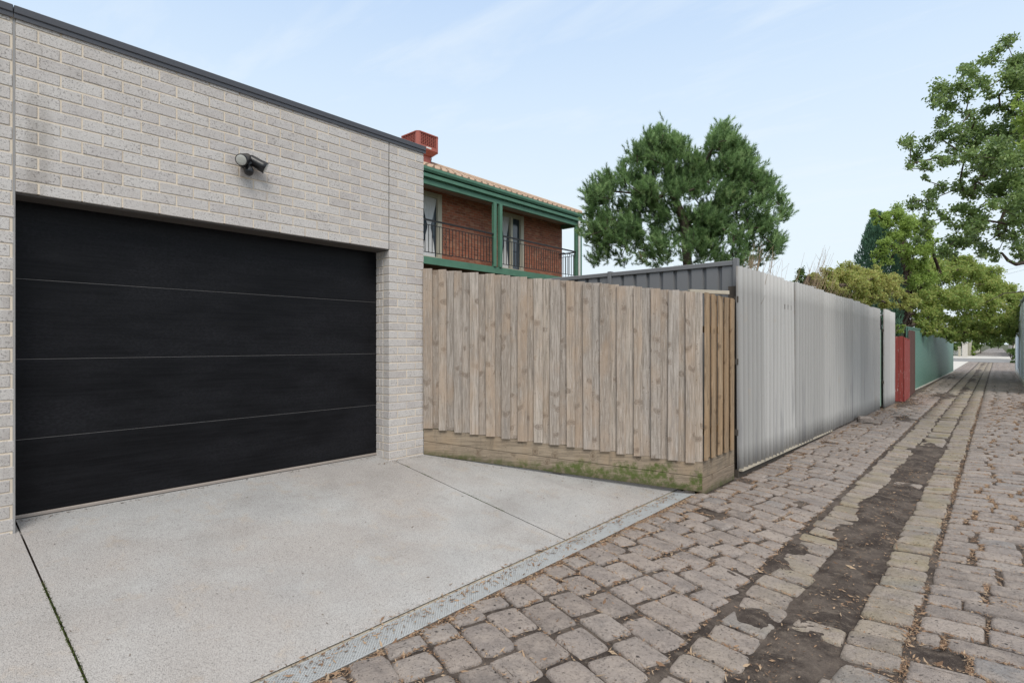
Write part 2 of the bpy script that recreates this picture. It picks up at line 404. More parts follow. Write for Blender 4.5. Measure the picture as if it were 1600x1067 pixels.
def m_redbrick():
    m = NT('red_brick'); o = m.obj(); s_ = m.sep(o)
    v = m.comb(m.math('ADD', s_[1], s_[0]), s_[2], 0.0)
    b = m.t.nodes.new('ShaderNodeTexBrick')
    m.set(b.inputs['Vector'], v)
    for k, q in (('Color1', (.43, .14, .08)), ('Color2', (.20, .075, .05)), ('Mortar', (.36, .26, .19))): m.set(b.inputs[k], q)
    for k, q in (('Scale', 1.0), ('Brick Width', .24), ('Row Height', .086), ('Mortar Size', .007), ('Mortar Smooth', .3), ('Bias', -.1)): b.inputs[k].default_value = q
    n_ = m.noise(o, 5, 5); c = m.mix(m.rng(n_, .35, .7, 0, .5), b.outputs['Color'], (.33, .13, .075))
    n2 = m.noise(m.map(o, (4.2, 4.2, 11.6)), 1.0, 0); c = m.mix(m.rng(n2, .62, .66, 0, .55), c, (.46, .25, .16))
    return m.fin(c, .85, m.bump(m.math('SUBTRACT', 1.0, b.outputs['Fac']), .5, .01), spec=.25)
def m_door():
    m = NT('black_door_skin'); o = m.obj()
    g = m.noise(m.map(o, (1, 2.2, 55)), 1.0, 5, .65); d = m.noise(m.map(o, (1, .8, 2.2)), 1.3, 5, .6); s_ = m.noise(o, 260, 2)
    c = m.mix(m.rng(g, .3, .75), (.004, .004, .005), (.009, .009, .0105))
    c = m.mix(m.math('MULTIPLY', m.rng(d, .35, .7), m.rng(m.noise(m.map(o, (1, 45, 90)), 1.0, 3), .35, .7, .3, .9)), c, (.017, .017, .020))  # paler dusty streaks, painted in place of a sky sheen
    c = m.mix(m.rng(s_, .70, .78, 0, .35), c, (.07, .07, .075))
    wv = m.noise(m.map(o, (1, 90, 220)), 1.0, 2)
    return m.fin(c, m.rng(d, .3, .7, .36, .50), m.bump(m.math('ADD', g, m.math('MULTIPLY', wv, .6)), .22, .003), spec=.13)

M = {}
M['brick'] = m_brick_pale(); M['mortar'] = m_mortar(); M['concrete'] = m_concrete(); M['stone'] = m_stone(); M['dirt'] = m_dirt()
W_COLS = [(.425, .348, .282), (.51, .437, .366), (.465, .415, .372), (.355, .292, .24)]
M['paling'] = m_wood('weathered_pine', W_COLS, (.41, .295, .205), .34)
M['paling_warm'] = m_wood('treated_pine', [(.37, .26, .165), (.45, .325, .21), (.40, .29, .19), (.31, .215, .135)], (.40, .26, .145))
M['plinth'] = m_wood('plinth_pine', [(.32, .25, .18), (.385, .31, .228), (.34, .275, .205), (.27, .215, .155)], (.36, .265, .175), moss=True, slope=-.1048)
M['plinth_side'] = m_wood('plinth_pine_side', [(.27, .21, .155), (.31, .25, .185), (.28, .22, .165), (.24, .185, .135)], (.31, .235, .16), moss=True, slope=0.0)
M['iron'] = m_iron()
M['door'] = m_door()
M['cap'] = paint('charcoal_capping', (.062, .064, .075), .45, .1, 2, .03, spec=.5, dirt=.08)
M['sealant'] = paint('grey_sealant', (.30, .29, .285), .7)
M['seal_dark'] = paint('dark_sealant', (.10, .095, .09), .8)
M['lintel'] = paint('lintel_soffit', (.085, .075, .068), .8, .25, 6)
M['alu'] = paint('aluminium_strip', (.36, .31, .275), .5, .15, 4, metal=.2)
M['seam'] = paint('grey_panel_seam', (.15, .14, .135), .6)
M['galv'] = paint('galvanised_grate', (.50, .515, .52), .5, .2, 5, metal=.25, spec=.4, dirt=.5, dirtcol=(.35, .30, .22))
M['black'] = paint('black_plastic', (.012, .012, .014), .35, .1, 8, spec=.5, dirt=.05)
M['lens'] = paint('lamp_glass', (.46, .46, .43), .18, .1, 20, spec=.6, dirt=0)
M['cbond'] = paint('charcoal_steel', (.185, .187, .193), .5, .08, 2, .02, spec=.45, dirt=.05)
M['green_trim'] = paint('green_trim', (.085, .20, .135), .6, .3, 3, .05, spec=.45, dirt=.12)
M['cream'] = paint('cream_frame', (.50, .46, .36), .55, .1, 4)
M['white'] = paint('white_paint', (.72, .72, .70), .55, .06, 4)
M['curtain'] = paint('net_curtain', (.66, .66, .66), .9, .08, 9)
M['pane'] = paint('window_glass', (.04, .055, .075), .06, .2, 1, 0, spec=.8, dirt=0)
M['iron_black'] = paint('black_wrought_iron', (.018, .018, .02), .5, .1, 5)
M['tile'] = paint('terracotta_tile', (.46, .33, .24), .8, .3, 6, .3, dirt=.3)
M['soffit'] = paint('soffit_board', (.40, .30, .26), .8, .1, 3)
M['redbrick'] = m_redbrick()
M['cooler'] = paint('red_brown_plastic', (.36, .10, .075), .5, .12, 3, .03, dirt=.1)
M['cooler_dark'] = paint('dark_louvre_gap', (.085, .02, .017), .7)
M['green_steel'] = paint('green_steel', (.13, .255, .205), .40, .06, 1.5, .02, spec=.5, dirt=.05)
M['green_gate'] = paint('sage_green_paint', (.32, .44, .35), .6, .12, 4)
M['blue'] = paint('pale_blue_paint', (.82, .88, .95), .5, .04, 2, spec=.45, dirt=.06)
M['blue_dark'] = paint('deep_blue_steel', (.30, .38, .50), .5)
M['timber_dark'] = paint('dark_rotten_timber', (.075, .062, .05), .9, .35, 6, .4)
M['timber_pale'] = paint('bleached_timber', (.45, .40, .32), .9, .25, 6, .3)
M['brown_board'] = paint('dark_red_brown_board', (.10, .045, .035), .8, .3, 5, .2)
M['grass'] = paint('garden_soil', (.07, .075, .035), .95, .35, 2, .4)
M['asphalt'] = paint('grey_asphalt', (.24, .235, .23), .9, .12, 2, .3)
M['pavement'] = paint('pale_pavement', (.58, .55, .50), .85, .08, 1, .1)
M['plaster'] = paint('pale_render', (.60, .56, .50), .8, .1, 2)
def m_red():
    m = NT('peeling_red_paint'); o = m.obj(); p = m.vadd(o, m.comb(m.math('MULTIPLY', m.island(), 9.0), 0.0, 0.0))
    n1 = m.noise(m.map(p, (14, 14, 3)), 1.4, 6, .7); n2 = m.noise(p, 2, 4)
    c = m.mix(n2, (.22, .032, .026), (.30, .060, .048))
    c = m.mix(m.rng(n1, .58, .66, 0, .75), c, (.52, .36, .33))
    return m.fin(c, .7, m.bump(n1, .3, .004))
M['red'] = m_red()

# ---------------------------------------------------------------- ground profile
def zlane(v, u):
    v = np.asarray(v, dtype=float); u = np.asarray(u, dtype=float)
    z = -.045*np.exp(-((v+.82)/.55)**2)
    z = z + np.clip((-v-1.5)/.9, 0, 1)*(.028*np.clip((8-u)/3, 0, 1))
    return z
def zapron(v):
    v = np.asarray(v, dtype=float)
    return .012 + np.clip((-v-2.55)/(4.88-2.55), -.1, 1.2)*(.348-.012)

# ================================================================ the setting
b = MB()
b.add([(-1500, -1500, -.30), (1500, -1500, -.30), (1500, 1500, -.30), (-1500, 1500, -.30)], [(0, 1, 2, 3)])
tag(b.build('ground', M['grass']), kind='structure')
b = MB(); b.add([(-40, 5.9, -.02), (-2.42, 5.9, -.02), (-2.42, 63, -.02), (-40, 63, -.02)], [(0, 1, 2, 3)])
tag(b.build('garden_ground', M['grass']), kind='structure')
# concrete apron, two joints
b = MB()
def slab(u0, u1):
    nv = 24
    vs = []
    for i in range(nv+1):
        v = -5.6 + (5.6-2.62)*i/nv
        def lim(u):     # the paling fence cuts the slab's far edge
            return min(u, 4.05 + (v+4.879)*.6555 + .30) if v > -4.95 else min(u, 4.3)
        vs.append((v, lim(u0), float(zapron(v)))); vs.append((v, lim(u1), float(zapron(v))))
    b.add(vs, [(2*i, 2*i+2, 2*i+3, 2*i+1) for i in range(nv)])
slab(-6.0, .596); slab(.606, 3.622); slab(3.630, 6.2)
b.add([(-5.6, -6, float(zapron(-5.6))-.02), (-2.62, -6, -.010), (-2.62, 5.4, -.010), (-5.6, 5.4, float(zapron(-5.6))-.02)], [(0, 1, 2, 3)], 1)
b.box((-2.66, 5.605, -.1), (-2.345, 5.70, .011))
b.add([(-2.62, -6, .012), (-2.62, -6, -.2), (-2.62, 5.8, -.2), (-2.62, 5.8, .012)], [(0, 1, 2, 3)])
apron = tag(b.build('concrete_driveway', [M['concrete'], M['dirt']]), kind='structure')
# moss threads in the joints
g = []
for u0 in (.601, 3.626):
    for i in range(900):
        v = rnd.uniform(-4.7, -2.65)
        if vnoise(v*5+u0*9, 3.3, 5) < .45: continue
        z = float(zapron(v)); a = rnd.uniform(0, 6.3); l = rnd.uniform(.004, .010)
        x, y = v + rnd.gauss(0, .003), u0 + rnd.gauss(0, .004)
        g.append([(x, y, z-.006), (x+math.cos(a)*l*.5, y+math.sin(a)*l*.5, z+.004), (x+math.cos(a)*l, y+math.sin(a)*l, z+.004), (x+math.cos(a+1)*l*.6, y+math.sin(a+1)*l*.6, z-.004)])
V = np.array(g).reshape(-1, 3); F = np.arange(len(V)).reshape(-1, 4)
tag(np_mesh('moss', V, F, m_leaf('moss_green', [(.06, .085, .02), (.11, .14, .03)], .1)), 'green moss growing in the driveway joints', 'moss', kind='stuff')

# lane: setts as real stones
SV, SF, ST = [], [], []
def stone(cx, cy, lx, ly, ang, hi, moss):
    n = 20 if hi else 8
    rr = rnd.random()
    ex = rnd.uniform(5, 12)
    ca, sa = math.cos(ang), math.sin(ang)
    tx, ty = rnd.gauss(0, .010), rnd.gauss(0, .014)
    dz = rnd.gauss(0, .0035)
    j = [1 + rnd.gauss(0, .022) for _ in range(n)]
    j = [(j[i-1] + 2*j[i] + j[(i+1) % n])/4 for i in range(n)]
    skx = rnd.gauss(0, .05)
    chip = rnd.randrange(n) if rnd.random() < .35 else -1
    pts = []
    for i in range(n):
        t = 2*math.pi*(i+.5)/n
        c, s = math.cos(t), math.sin(t)
        k = j[i]*(0.9 if i == chip else 1)
        x = math.copysign(abs(c)**(2/ex), c)*lx/2*k; y = math.copysign(abs(s)**(2/ex), s)*ly/2*k
        pts.append((x + skx*y, y))
    rings = [(0, -.09), (0, -.018), (.004, -.007), (.013, -.0015), (.024, 0.0)] if hi else [(0, -.05), (.006, -.004)]
    if hi: rings.append((.042, .0008))
    base = len(SV)
    for ins, z in rings:
        for i, (x, y) in enumerate(pts):
            kx = max(.1, 1 - 2*ins/lx); ky = max(.1, 1 - 2*ins/ly)
            px, py = x*kx, y*ky
            zz = z + tx*px + ty*py + dz + (rnd.gauss(0, .0016) if z > -.01 and hi else 0)
            X, Y = cx + px*ca - py*sa, cy + px*sa + py*ca
            SV.append((X, Y, zz + float(zlane(X, Y)))); ST.append(moss)
    nr = len(rings)
    for r_ in range(nr-1):
        for i in range(n):
            SF.append((base+r_*n+i, base+r_*n+(i+1) % n, base+(r_+1)*n+(i+1) % n, base+(r_+1)*n+i))
    SV.append((cx, cy, dz + .002 + float(zlane(cx, cy)))); ST.append(moss)
    c = len(SV)-1; t0 = base+(nr-1)*n
    for i in range(0, n, 2): SF.append((t0+i, t0+(i+1) % n, t0+(i+2) % n, c))
JOINTS = []          # where leaf litter gathers: (x, y, weight)
def mossf(v, u):
    return float(np.clip(math.exp(-((v+.80)/.34)**2)*(.25+.75*np.clip((u-3.2)/2.0, 0, 1)), 0, 1))*(.55+.6*rnd.random())
def course(vL, vR, u, pitch, skew, lo, hi_, gap, hi, wob=.005):
    v = vL + rnd.uniform(-.12, .0)
    while v < vR - .06:
        l = rnd.uniform(lo, hi_)
        if vR - (v+l) < lo*.75: l = vR - v
        g_ = abs(rnd.gauss(gap, gap*.6)) + .006
        gy = .013 + abs(rnd.gauss(0, .004))
        a, b_ = max(v, vL), v + l - g_
        if b_ - a > .05:
            cx = (a+b_)/2; cy = u + skew*(cx-(vL+vR)/2) + rnd.gauss(0, wob)
            if rnd.random() < .99:
                stone(cx, cy, b_-a, pitch-gy, math.atan(skew)+rnd.gauss(0, .011), hi, mossf(cx, cy)*.9)
            JOINTS.append((b_+g_/2, cy, pitch, 1, g_)); JOINTS.append((cx, cy+pitch/2, b_-a, 0, gy))
        v += l
def lane_edge(u): return -2.385 if u < 5.5 else (-2.30 if u < 16 else (-2.14 if u < 20 else -1.98))
u = -2.0
while u < 63:
    hi = u < 15
    p = rnd.uniform(.19, .235) if u < 6 else rnd.uniform(.175, .225)
    sk = -.30 + .22*min(1, max(0, (u-4)/6))
    course(lane_edge(u), -1.275, u, p, sk, .21, .34, .014, hi)
    u += p
u = -2.0
while u < 63:
    p = rnd.uniform(.19, .25); stone(-1.115+rnd.gauss(0, .012), u, .265+rnd.gauss(0, .015), p-.02, rnd.gauss(0, .03), u < 15, mossf(-1.0, u)); JOINTS.append((-1.115, u+p/2, .26, 0, .02)); u += p
u = -2.0
while u < 63:
    p = rnd.uniform(.18, .25); stone(-.505+rnd.gauss(0, .01), u, .255+rnd.gauss(0, .012), p-.016, rnd.gauss(0, .03), u < 15, mossf(-.62, u)); JOINTS.append((-.505, u+p/2, .26, 0, .018)); JOINTS.append((-.363, u, p, 1, .03)); u += p
u = -2.0
while u < 63:
    p = rnd.uniform(.175, .225)
    course(-.345, 1.25, u, p, .03, .24, .42, .022, u < 15, .006)
    u += p
u = 11.2
while u < 63:
    p = rnd.uniform(.19, .25)
    if rnd.random() < .85: stone(-.81+rnd.gauss(0, .012), u, .30+rnd.gauss(0, .015), p-.018, rnd.gauss(0, .03), u < 15, mossf(-.8, u)*.9)
    u += p
# crumbs of litter lying on the silt
# a few setts still show through the silt of the drain line
for (v_, u_) in ((-.78, 3.55), (-.80, 7.9)): stone(v_, u_, .27, .20, rnd.gauss(0, .05), True, .5)
lane = np_mesh('lane_paving', np.array(SV), np.array(SF), M['stone'], smooth=True, attr={'moss': ST})
tag(lane, kind='structure')
# silt and dirt between and over the setts
def dirt_h(v, u):
    wob = (fbm(u*.8, v*0+1.5, 3, 4)-.5)*.42 + (fbm(v*4, u*4, 61, 3)-.5)*.22
    strip = np.clip(1 - np.abs((v+.835+.05*np.clip((u-5)/3, 0, 1)+wob*.5))/(.162+np.clip(fbm(u*1.3, v*0+7, 9, 3)-.42, 0, 1)*.35), -1, 1)
    line = np.exp(-((v+1.27+wob*.3)/.055)**2)
    strip = strip - np.clip((u-11)/1.5, 0, 1)*np.clip((fbm(v*1.2+3, u*.45, 71, 3)-.38)*6, 0, 1.4)
    pt = np.zeros_like(v)
    for (pv, pu, ps, pl) in ((-1.42, 3.95, .12, .20), (-1.50, 6.1, .10, .15), (-1.20, 4.4, .12, .20), (-1.17, 4.85, .14, .25), (-1.10, 3.4, .12, .2), (-.98, 6.6, .12, .5), (-1.02, 5.6, .10, .4), (-1.5, 14.5, .25, 1.0), (-1.9, 18.5, .3, 2.0), (-1.3, 22, .4, 1.6), (-.95, 1.8, .12, .5), (.75, 19, .5, 3), (-2.1, 23, .35, 3)):
        pt = np.maximum(pt, np.exp(-((v-pv)/ps)**2-((u-pu)/pl)**2))
    n = fbm(v*5.5, u*5.5, 21, 4); n2 = fbm(v*24, u*24, 31, 3)
    h = -.0175 + np.clip(strip*2.2, 0, 1)*.020 + line*.007 + np.clip(pt-.25, 0, 1)*.040*(.35+1.3*n) + (n-.5)*(.012+.016*np.clip(strip+pt, 0, 1)) + (n2-.5)*(.006+.012*np.clip(strip, 0, 1))
    return h
def dirt_sheet(v0, v1, nv, u0, u1, nu):
    v = np.linspace(v0, v1, nv); uu = np.linspace(u0, u1, nu)
    VV, UU = np.meshgrid(v, uu, indexing='ij')
    Z = zlane(VV, UU) + dirt_h(VV, UU)
    P = np.stack([VV, UU, Z], -1).reshape(-1, 3)
    i = np.arange(nv-1)[:, None]*nu + np.arange(nu-1)[None, :]
    F = np.stack([i, i+nu, i+nu+1, i+1], -1).reshape(-1, 4)
    return P, F
P1, F1 = dirt_sheet(-2.42, 1.3, 190, -2.2, 12.0, 720)
P2, F2 = dirt_sheet(-2.42, 1.3, 90, 12.0, 64, 520)
tag(np_mesh('lane_dirt', np.concatenate([P1, P2]), np.concatenate([F1, F2+len(P1)]), M['dirt'], smooth=True), kind='structure')
b = MB(); b.add([(1.25, -6, -.012), (40, -6, -.012), (40, 63, -.012), (1.25, 63, -.012)], [(0, 1, 2, 3)])
tag(b.build('verge_ground', M['dirt']), kind='structure')
# cross street, its footpaths, and the lane going on beyond it
b = MB(); b.box((-160, 64, -.28), (160, 78, -.02)); tag(b.build('cross_street', M['asphalt']), kind='structure')
b = MB(); b.box((-160, 78.05, -.28), (160, 92, .03)); tag(b.build('far_pavement', M['pavement']), kind='structure')
b = MB(); b.box((-3.7, 41.5, -.28), (-2.0, 63.95, .01)); tag(b.build('side_pavement', M['pavement']), kind='structure')
m = NT('far_setts'); o_ = m.pos(); q = m.voro(m.map(o_, (3.2, 4.6, 1)), 1.0, 'DISTANCE_TO_EDGE')
M['far_setts'] = m.fin(m.mix(m.rng(q, .02, .08), (.08, .07, .062), m.mix(m.noise(o_, 3, 4), (.21, .19, .18), (.31, .275, .25))), .75, m.bump(q, .5, .03))
b = MB(); b.box((-2.4, 92.05, -.28), (1.1, 260, .0)); tag(b.build('far_lane', M['far_setts']), kind='structure')

# ================================================================ garage
WV = -4.879
garage = empty('garage', (WV, 2.0, .35), 0, 'pale grey speckled brick garage with flat charcoal capping and wide black door', 'garage')
inv = Matrix.Translation((-WV, -2.0, -.35))
def gpart(mb, name, mats, parent=garage):
    mb.v = [(x-WV, y-2.0, z-.35) for x, y, z in mb.v]
    return mb.build(name, mats, parent)
U0, U1, UC = .570, 3.563, 4.035      # opening edges and the wall's far corner
ZL, ZT = 2.605, 3.775
b = MB()
zc0 = ZL - .086*27                   # course datum
DEPTH = .105
def brick(y0, y1, z0, z1, x1=WV, d=DEPTH):
    o = rnd.gauss(0, .0009)
    b.bevbox((x1-d+o, y0, z0), (x1+o, y1, z1), .003, 0)
def row(ya, yb, z0, z1, off):
    y = ya - off
    while y < yb - .01:
        a, c = max(y, ya), min(y+.23, yb)
        if c - a > .02: brick(a+rnd.gauss(0, .0012), c+rnd.gauss(0, .0012), z0+rnd.gauss(0, .0008), z1+rnd.gauss(0, .0008))
        y += .24
k = 0; z = zc0
while z < ZT - .01:
    zt = min(z+.076, ZT)
    alt = k % 2
    row(-3.40 if alt else -3.28, U0-.008 if z > ZL-.01 else U0, z, zt, 0)
    if z > ZL - .01:
        row(U0+.008, U1-.004, z, zt, .12 if alt else 0)
        row(U1+.004, UC, z, zt, .12 if alt else 0)
    else:
        row(U1, UC, z, zt, .0 if alt else .12)
    # return of the far pier inside the opening, and the near pier's return
    if z < ZL - .01:
        x0 = WV-.235
        if alt: b.bevbox((x0, U1-.0005, z), (WV-DEPTH-.010, U1+.10, zt), .003, 0)
        else:
            b.bevbox((x0, U1-.0005, z), (WV-.172, U1+.10, zt), .003, 0); b.bevbox((WV-.162, U1-.0005, z), (WV-DEPTH-.010, U1+.10, zt), .003, 0)
        b.bevbox((x0, U0-.10, z), (WV-DEPTH-.010, U0+.0005, zt), .003, 0)
    # garage side wall, facing the fence
    y = WV-.11
    z += .086; k += 1
mo = MB()
mo.box((WV-.24, -3.4, zc0-.3), (WV-.005, U0-.005, ZT), 0)
mo.box((WV-.24, U0-.005, ZL+.006), (WV-.005, U1+.005, ZT), 0)
mo.box((WV-.24, U1+.005, zc0-.3), (WV-.005, UC-.004, ZT), 0)
gpart(b, 'brick_wall', M['brick'])
gpart(mo, 'mortar', M['mortar'])
b = MB(); b.box((WV-7.0, UC-.24, .0), (WV-.24, UC-.002, ZT)); b.box((WV-7.0, -3.4, .0), (WV-6.76, UC-.25, ZT)); b.box((WV-6.76, -3.4, .0), (WV-.25, -3.16, ZT)); b.box((WV-6.75, -3.15, ZT-.22), (WV-.25, UC-.25, ZT-.12))
gpart(b, 'side_wall', M['mortar'])
b = MB(); b.bevbox((WV-.27, -3.44, ZT+.001), (WV+.022, U0-.006, ZT+.052), .004); b.bevbox((WV-.27, U0-.002, ZT+.001), (WV+.022, UC+.020, ZT+.052), .004)
b.box((WV+.0095, -3.44, ZT-.030), (WV+.0135, U0-.006, ZT+.004)); b.box((WV+.0095, U0-.002, ZT-.030), (WV+.0135, UC+.02, ZT+.004))
gpart(b, 'capping', M['cap'])
b = MB(); b.box((WV-.09, U0-.0065, zc0), (WV-.0015, U0+.0065, ZT-.03)); gpart(b, 'expansion_joint', M['sealant'])
b = MB(); b.box((WV-.09, U1-.003, ZL), (WV-.002, U1+.003, ZT-.03)); gpart(b, 'expansion_joint', M['seal_dark'])
b = MB(); b.box((WV-.232, U0+.001, ZL-.012), (WV-.018, U1-.001, ZL+.0055)); gpart(b, 'lintel', M['lintel'])
# door
DV = WV-.232
door = gpart(MB(), 'garage_door', M['door']) if False else None
b = MB()
zs = [.412, .932, 1.492, 2.052, 2.70]
for i in range(4):
    b.bevbox((DV-.045, U0-.06, zs[i]+.0022), (DV, U1+.06, zs[i+1]-.0022), .0025)
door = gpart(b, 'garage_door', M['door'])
b = MB()
for i in range(1, 4): b.box((DV-.040, U0-.06, zs[i]-.0022), (DV-.0040, U1+.06, zs[i]+.0022))
o = b.build('panel_joint', M['seam'], door); o.data.transform(inv)
b = MB(); b.bevbox((DV-.05, U0-.02, .386), (DV+.008, U1+.02, .410), .004); gpart(b, 'door_seal', M['alu'])
b = MB(); b.box((DV-.05, U0-.2, .2), (DV+.23, U1+.2, .338)); gpart(b, 'threshold', M['concrete'])
b = MB(); b.box((DV-.12, U0-.4, .3), (DV-.055, U1+.3, 2.9)); gpart(b, 'door_backing', M['black'])

# security light on the wall
sl = empty('security_light', (WV+.003, 2.06, 3.135), 0, 'black twin head security light with motion sensor fixed on the pale brick wall', 'light')
def lathe(mb, p0, axis, prof, seg=24, mi=0):
    axis = Vector(axis).normalized(); p0 = Vector(p0)
    mb.tube([p0 + axis*t for t, r in prof], [max(r, .0005) for t, r in prof], seg, mi)
b = MB(); lathe(b, (0, 0, .02), (1, 0, 0), [(0, .052), (.02, .055), (.034, .050), (.040, .03)]); lathe(b, (.03, 0, .02), (1, 0, 0), [(0, .028), (.05, .026)])
b.build('mount', M['black'], sl)
for (pp, ax) in (((.060, -.020, .040), (.66, -.62, -.40)), ((.055, .050, .035), (.42, .78, -.46))):
    ax = Vector(ax).normalized(); pp = Vector(pp)
    b = MB(); lathe(b, pp - ax*.05, ax, [(0, .018), (.006, .036), (.02, .043), (.10, .045), (.125, .049), (.155, .050), (.158, .047)], 28)
    b.tube([(.04, 0, .02), pp - ax*.02], [.016, .018], 10)
    h = b.build('lamp_head', M['black'], sl)
    b = MB(); lathe(b, pp - ax*.05, ax, [(.1582, .0425), (.1600, .040), (.1625, .02), (.1630, .0006)], 28); b.build('lens', M['lens'], h)
b = MB()
lathe(b, (.055, 0, -.005), (.25, 0, -1), [(0, .020), (.03, .024)])
lathe(b, (.062, .0, -.030), (.45, -.05, -1), [(0, .022), (.012, .036), (.035, .040), (.055, .037), (.07, .026), (.076, .004)])
b.build('motion_sensor', M['black'], sl)

# ================================================================ trench drain
dr = empty('trench_drain', (-2.51, 2.0, 0), 0, 'long galvanised drain grate between the concrete driveway and the bluestone lane', 'drain')
b = MB(); b.box((-.125, -4, -.12), (.105, 3.62, -.075)); b.box((-.127, -4, -.1), (-.098, 3.62, .008)); b.box((.090, -4, -.1), (.112, 3.62, .012))
b.build('channel', M['timber_dark'], dr)
b = MB(); b.box((-.126, -4, .0085), (-.1005, 3.62, .0125)); b.build('mortar_edge', M['timber_pale'], dr)
y = -3.05
while y < 3.5:
    y1 = min(y+.997, 3.61)
    b = MB(); w0, w1 = -.096, .088; z1 = .013
    b.box((w0, y, z1-.02), (w0+.010, y1, z1)); b.box((w1-.007, y, z1-.02), (w1, y1, z1+.001))
    b.box((w0+.010, y, z1-.02), (w1-.007, y+.006, z1)); b.box((w0+.010, y1-.006, z1-.02), (w1-.007, y1, z1))
    wd = (w1-.007)-(w0+.010); st = .0185; t = .0044
    for sgn, zz in ((1, z1-.0005), (-1, z1-.0013)):
        yy = y - wd
        while yy < y1 + wd:
            a0, a1 = (w0+.010, w1-.007)
            ys, ye = (yy, yy+wd) if sgn > 0 else (yy+wd, yy)
            # clip to the section
            ts = [0.0, 1.0]
            lo_, hi_ = y+.004, y1-.004
            d = ye-ys
            ta, tb = sorted(((lo_-ys)/d, (hi_-ys)/d))
            ta, tb = max(0, ta), min(1, tb)
            if tb - ta > .02:
                xa, xb = a0+wd*ta, a0+wd*tb; ya, yb = ys+d*ta, ys+d*tb
                nx, ny = -(yb-ya), (xb-xa); L = math.hypot(nx, ny); nx, ny = nx/L*t/2, ny/L*t/2
                b.hexa([(xa-nx, ya-ny, zz-.006), (xb-nx, yb-ny, zz-.006), (xb+nx, yb+ny, zz-.006), (xa+nx, ya+ny, zz-.006), (xa-nx, ya-ny, zz), (xb-nx, yb-ny, zz), (xb+nx, yb+ny, zz), (xa+nx, ya+ny, zz)])
            yy += st
    b.build('grate', M['galv'], dr)
    y += 1.0

# ================================================================ paling fence
fa = Vector((-4.876, 4.035)); fb = Vector((-2.339, 5.70)); fd = fb-fa; FL = fd.length; fang = math.atan2(fd.y, fd.x)
pf = empty('paling_fence', (fa.x, fa.y, .348), fang, 'weathered lapped timber paling fence with mossy plinth boards turning the corner into the lane', 'fence')
SL = (.032-.348)/FL
def palings(L, ztop, zbot, slope, w, cover, mirror=False):
    b = MB(); n = int(L/(w+cover)) ; pit = L/(n+.0)
    def board(x0, x1, ya, yb, dz, db):
        xm = (x0+x1)/2; zt = ztop + slope*xm + dz; zb = zbot + slope*xm + db
        e = .002; lean = rnd.gauss(0, .0025); bow = rnd.gauss(0, .002); tw = rnd.gauss(0, .003)
        NZ = 6; vs = []
        for i in range(NZ+1):
            t = i/NZ; z = zb + (zt-zb)*t; dx = lean*(t-.5)*2; dy = bow*math.sin(math.pi*t) + tw*(t-.5)
            tl = .004*(1 if i == NZ else 0)
            for (px, py) in ((x0, yb), (x0, ya+e), (x0+e, ya), (x1-e, ya), (x1, ya+e), (x1, yb)):
                vs.append((px+dx, py+dy, z))
        fs = []
        for i in range(NZ):
            for k_ in range(6): fs.append((i*6+k_, i*6+(k_+1) % 6, (i+1)*6+(k_+1) % 6, (i+1)*6+k_))
        fs.append(tuple(range(6))[::-1]); fs.append(tuple(NZ*6+k_ for k_ in range(6)))
        b.add(vs, fs)
    for i in range(n):
        x = i*pit
        hw = w + rnd.uniform(-.012, .010)
        board(x+w-.022, min(x+pit+.022, L), -.002, .014, rnd.gauss(0, .004), rnd.gauss(.005, .005))
        board(x, min(x+hw, L), -.0300, -.0160, rnd.gauss(.0, .003), rnd.gauss(0, .003))
    return b
b = palings(FL, 2.45-.348, .652-.348, SL, .100, .078); b.build('slat_panel', M['paling'], pf)
def plinth(L, h0, h1, slope, h_r, yf):
    b = MB(); hl = h0; hr = h_r
    for (a, c) in ((0, .5), (.5, 1)):
        z0l, z1l = hl*a+.002, hl*c-.002; z0r, z1r = slope*L+hr*a+.002, slope*L+hr*c-.002
        N = 12; y0, y1 = yf+rnd.gauss(0, .001), yf+.036
        for i in range(N):
            ta, tb = i/N, (i+1)/N
            f = lambda l, r, t: l+(r-l)*t
        vs = []
        for i in range(N+1):
            t = i/N; x = L*t; w_ = math.sin(t*7+a*5)*.0015
            zl, zh = z0l+(z0r-z0l)*t, z1l+(z1r-z1l)*t
            vs += [(x, y1, zl), (x, y0+w_+.003, zl), (x, y0+w_, zl+.004), (x, y0+w_, zh-.004), (x, y0+w_+.003, zh), (x, y1, zh)]
        fs = [(i*6+k_, i*6+(k_+1) % 6, (i+1)*6+(k_+1) % 6, (i+1)*6+k_) for i in range(N) for k_ in range(6)]
        fs += [tuple(range(6))[::-1], tuple(N*6+k_ for k_ in range(6))]
        b.add([(p[0], p[1], p[2]) for p in vs], [f[::-1] for f in fs])
    return b
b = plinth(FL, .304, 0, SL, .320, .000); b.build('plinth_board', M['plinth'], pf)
b = MB()
for x in (.2, 1.5, FL-.12):
    b = MB(); b.box((x-.05, .06, SL*x-.2), (x+.05, .15, 2.0+SL*x)); b.build('fence_post', M['paling'], pf)
for zz in (.55, 1.2, 1.85):
    b = MB(); b.hexa([(.02, .0155, zz), (FL-.02, .0155, zz+SL*FL), (FL-.02, .0595, zz+SL*FL), (.02, .0595, zz), (.02, .0155, zz+.07), (FL-.02, .0155, zz+.07+SL*FL), (FL-.02, .0595, zz+.07+SL*FL), (.02, .0595, zz+.07)])
    b.build('rail', M['paling'], pf)
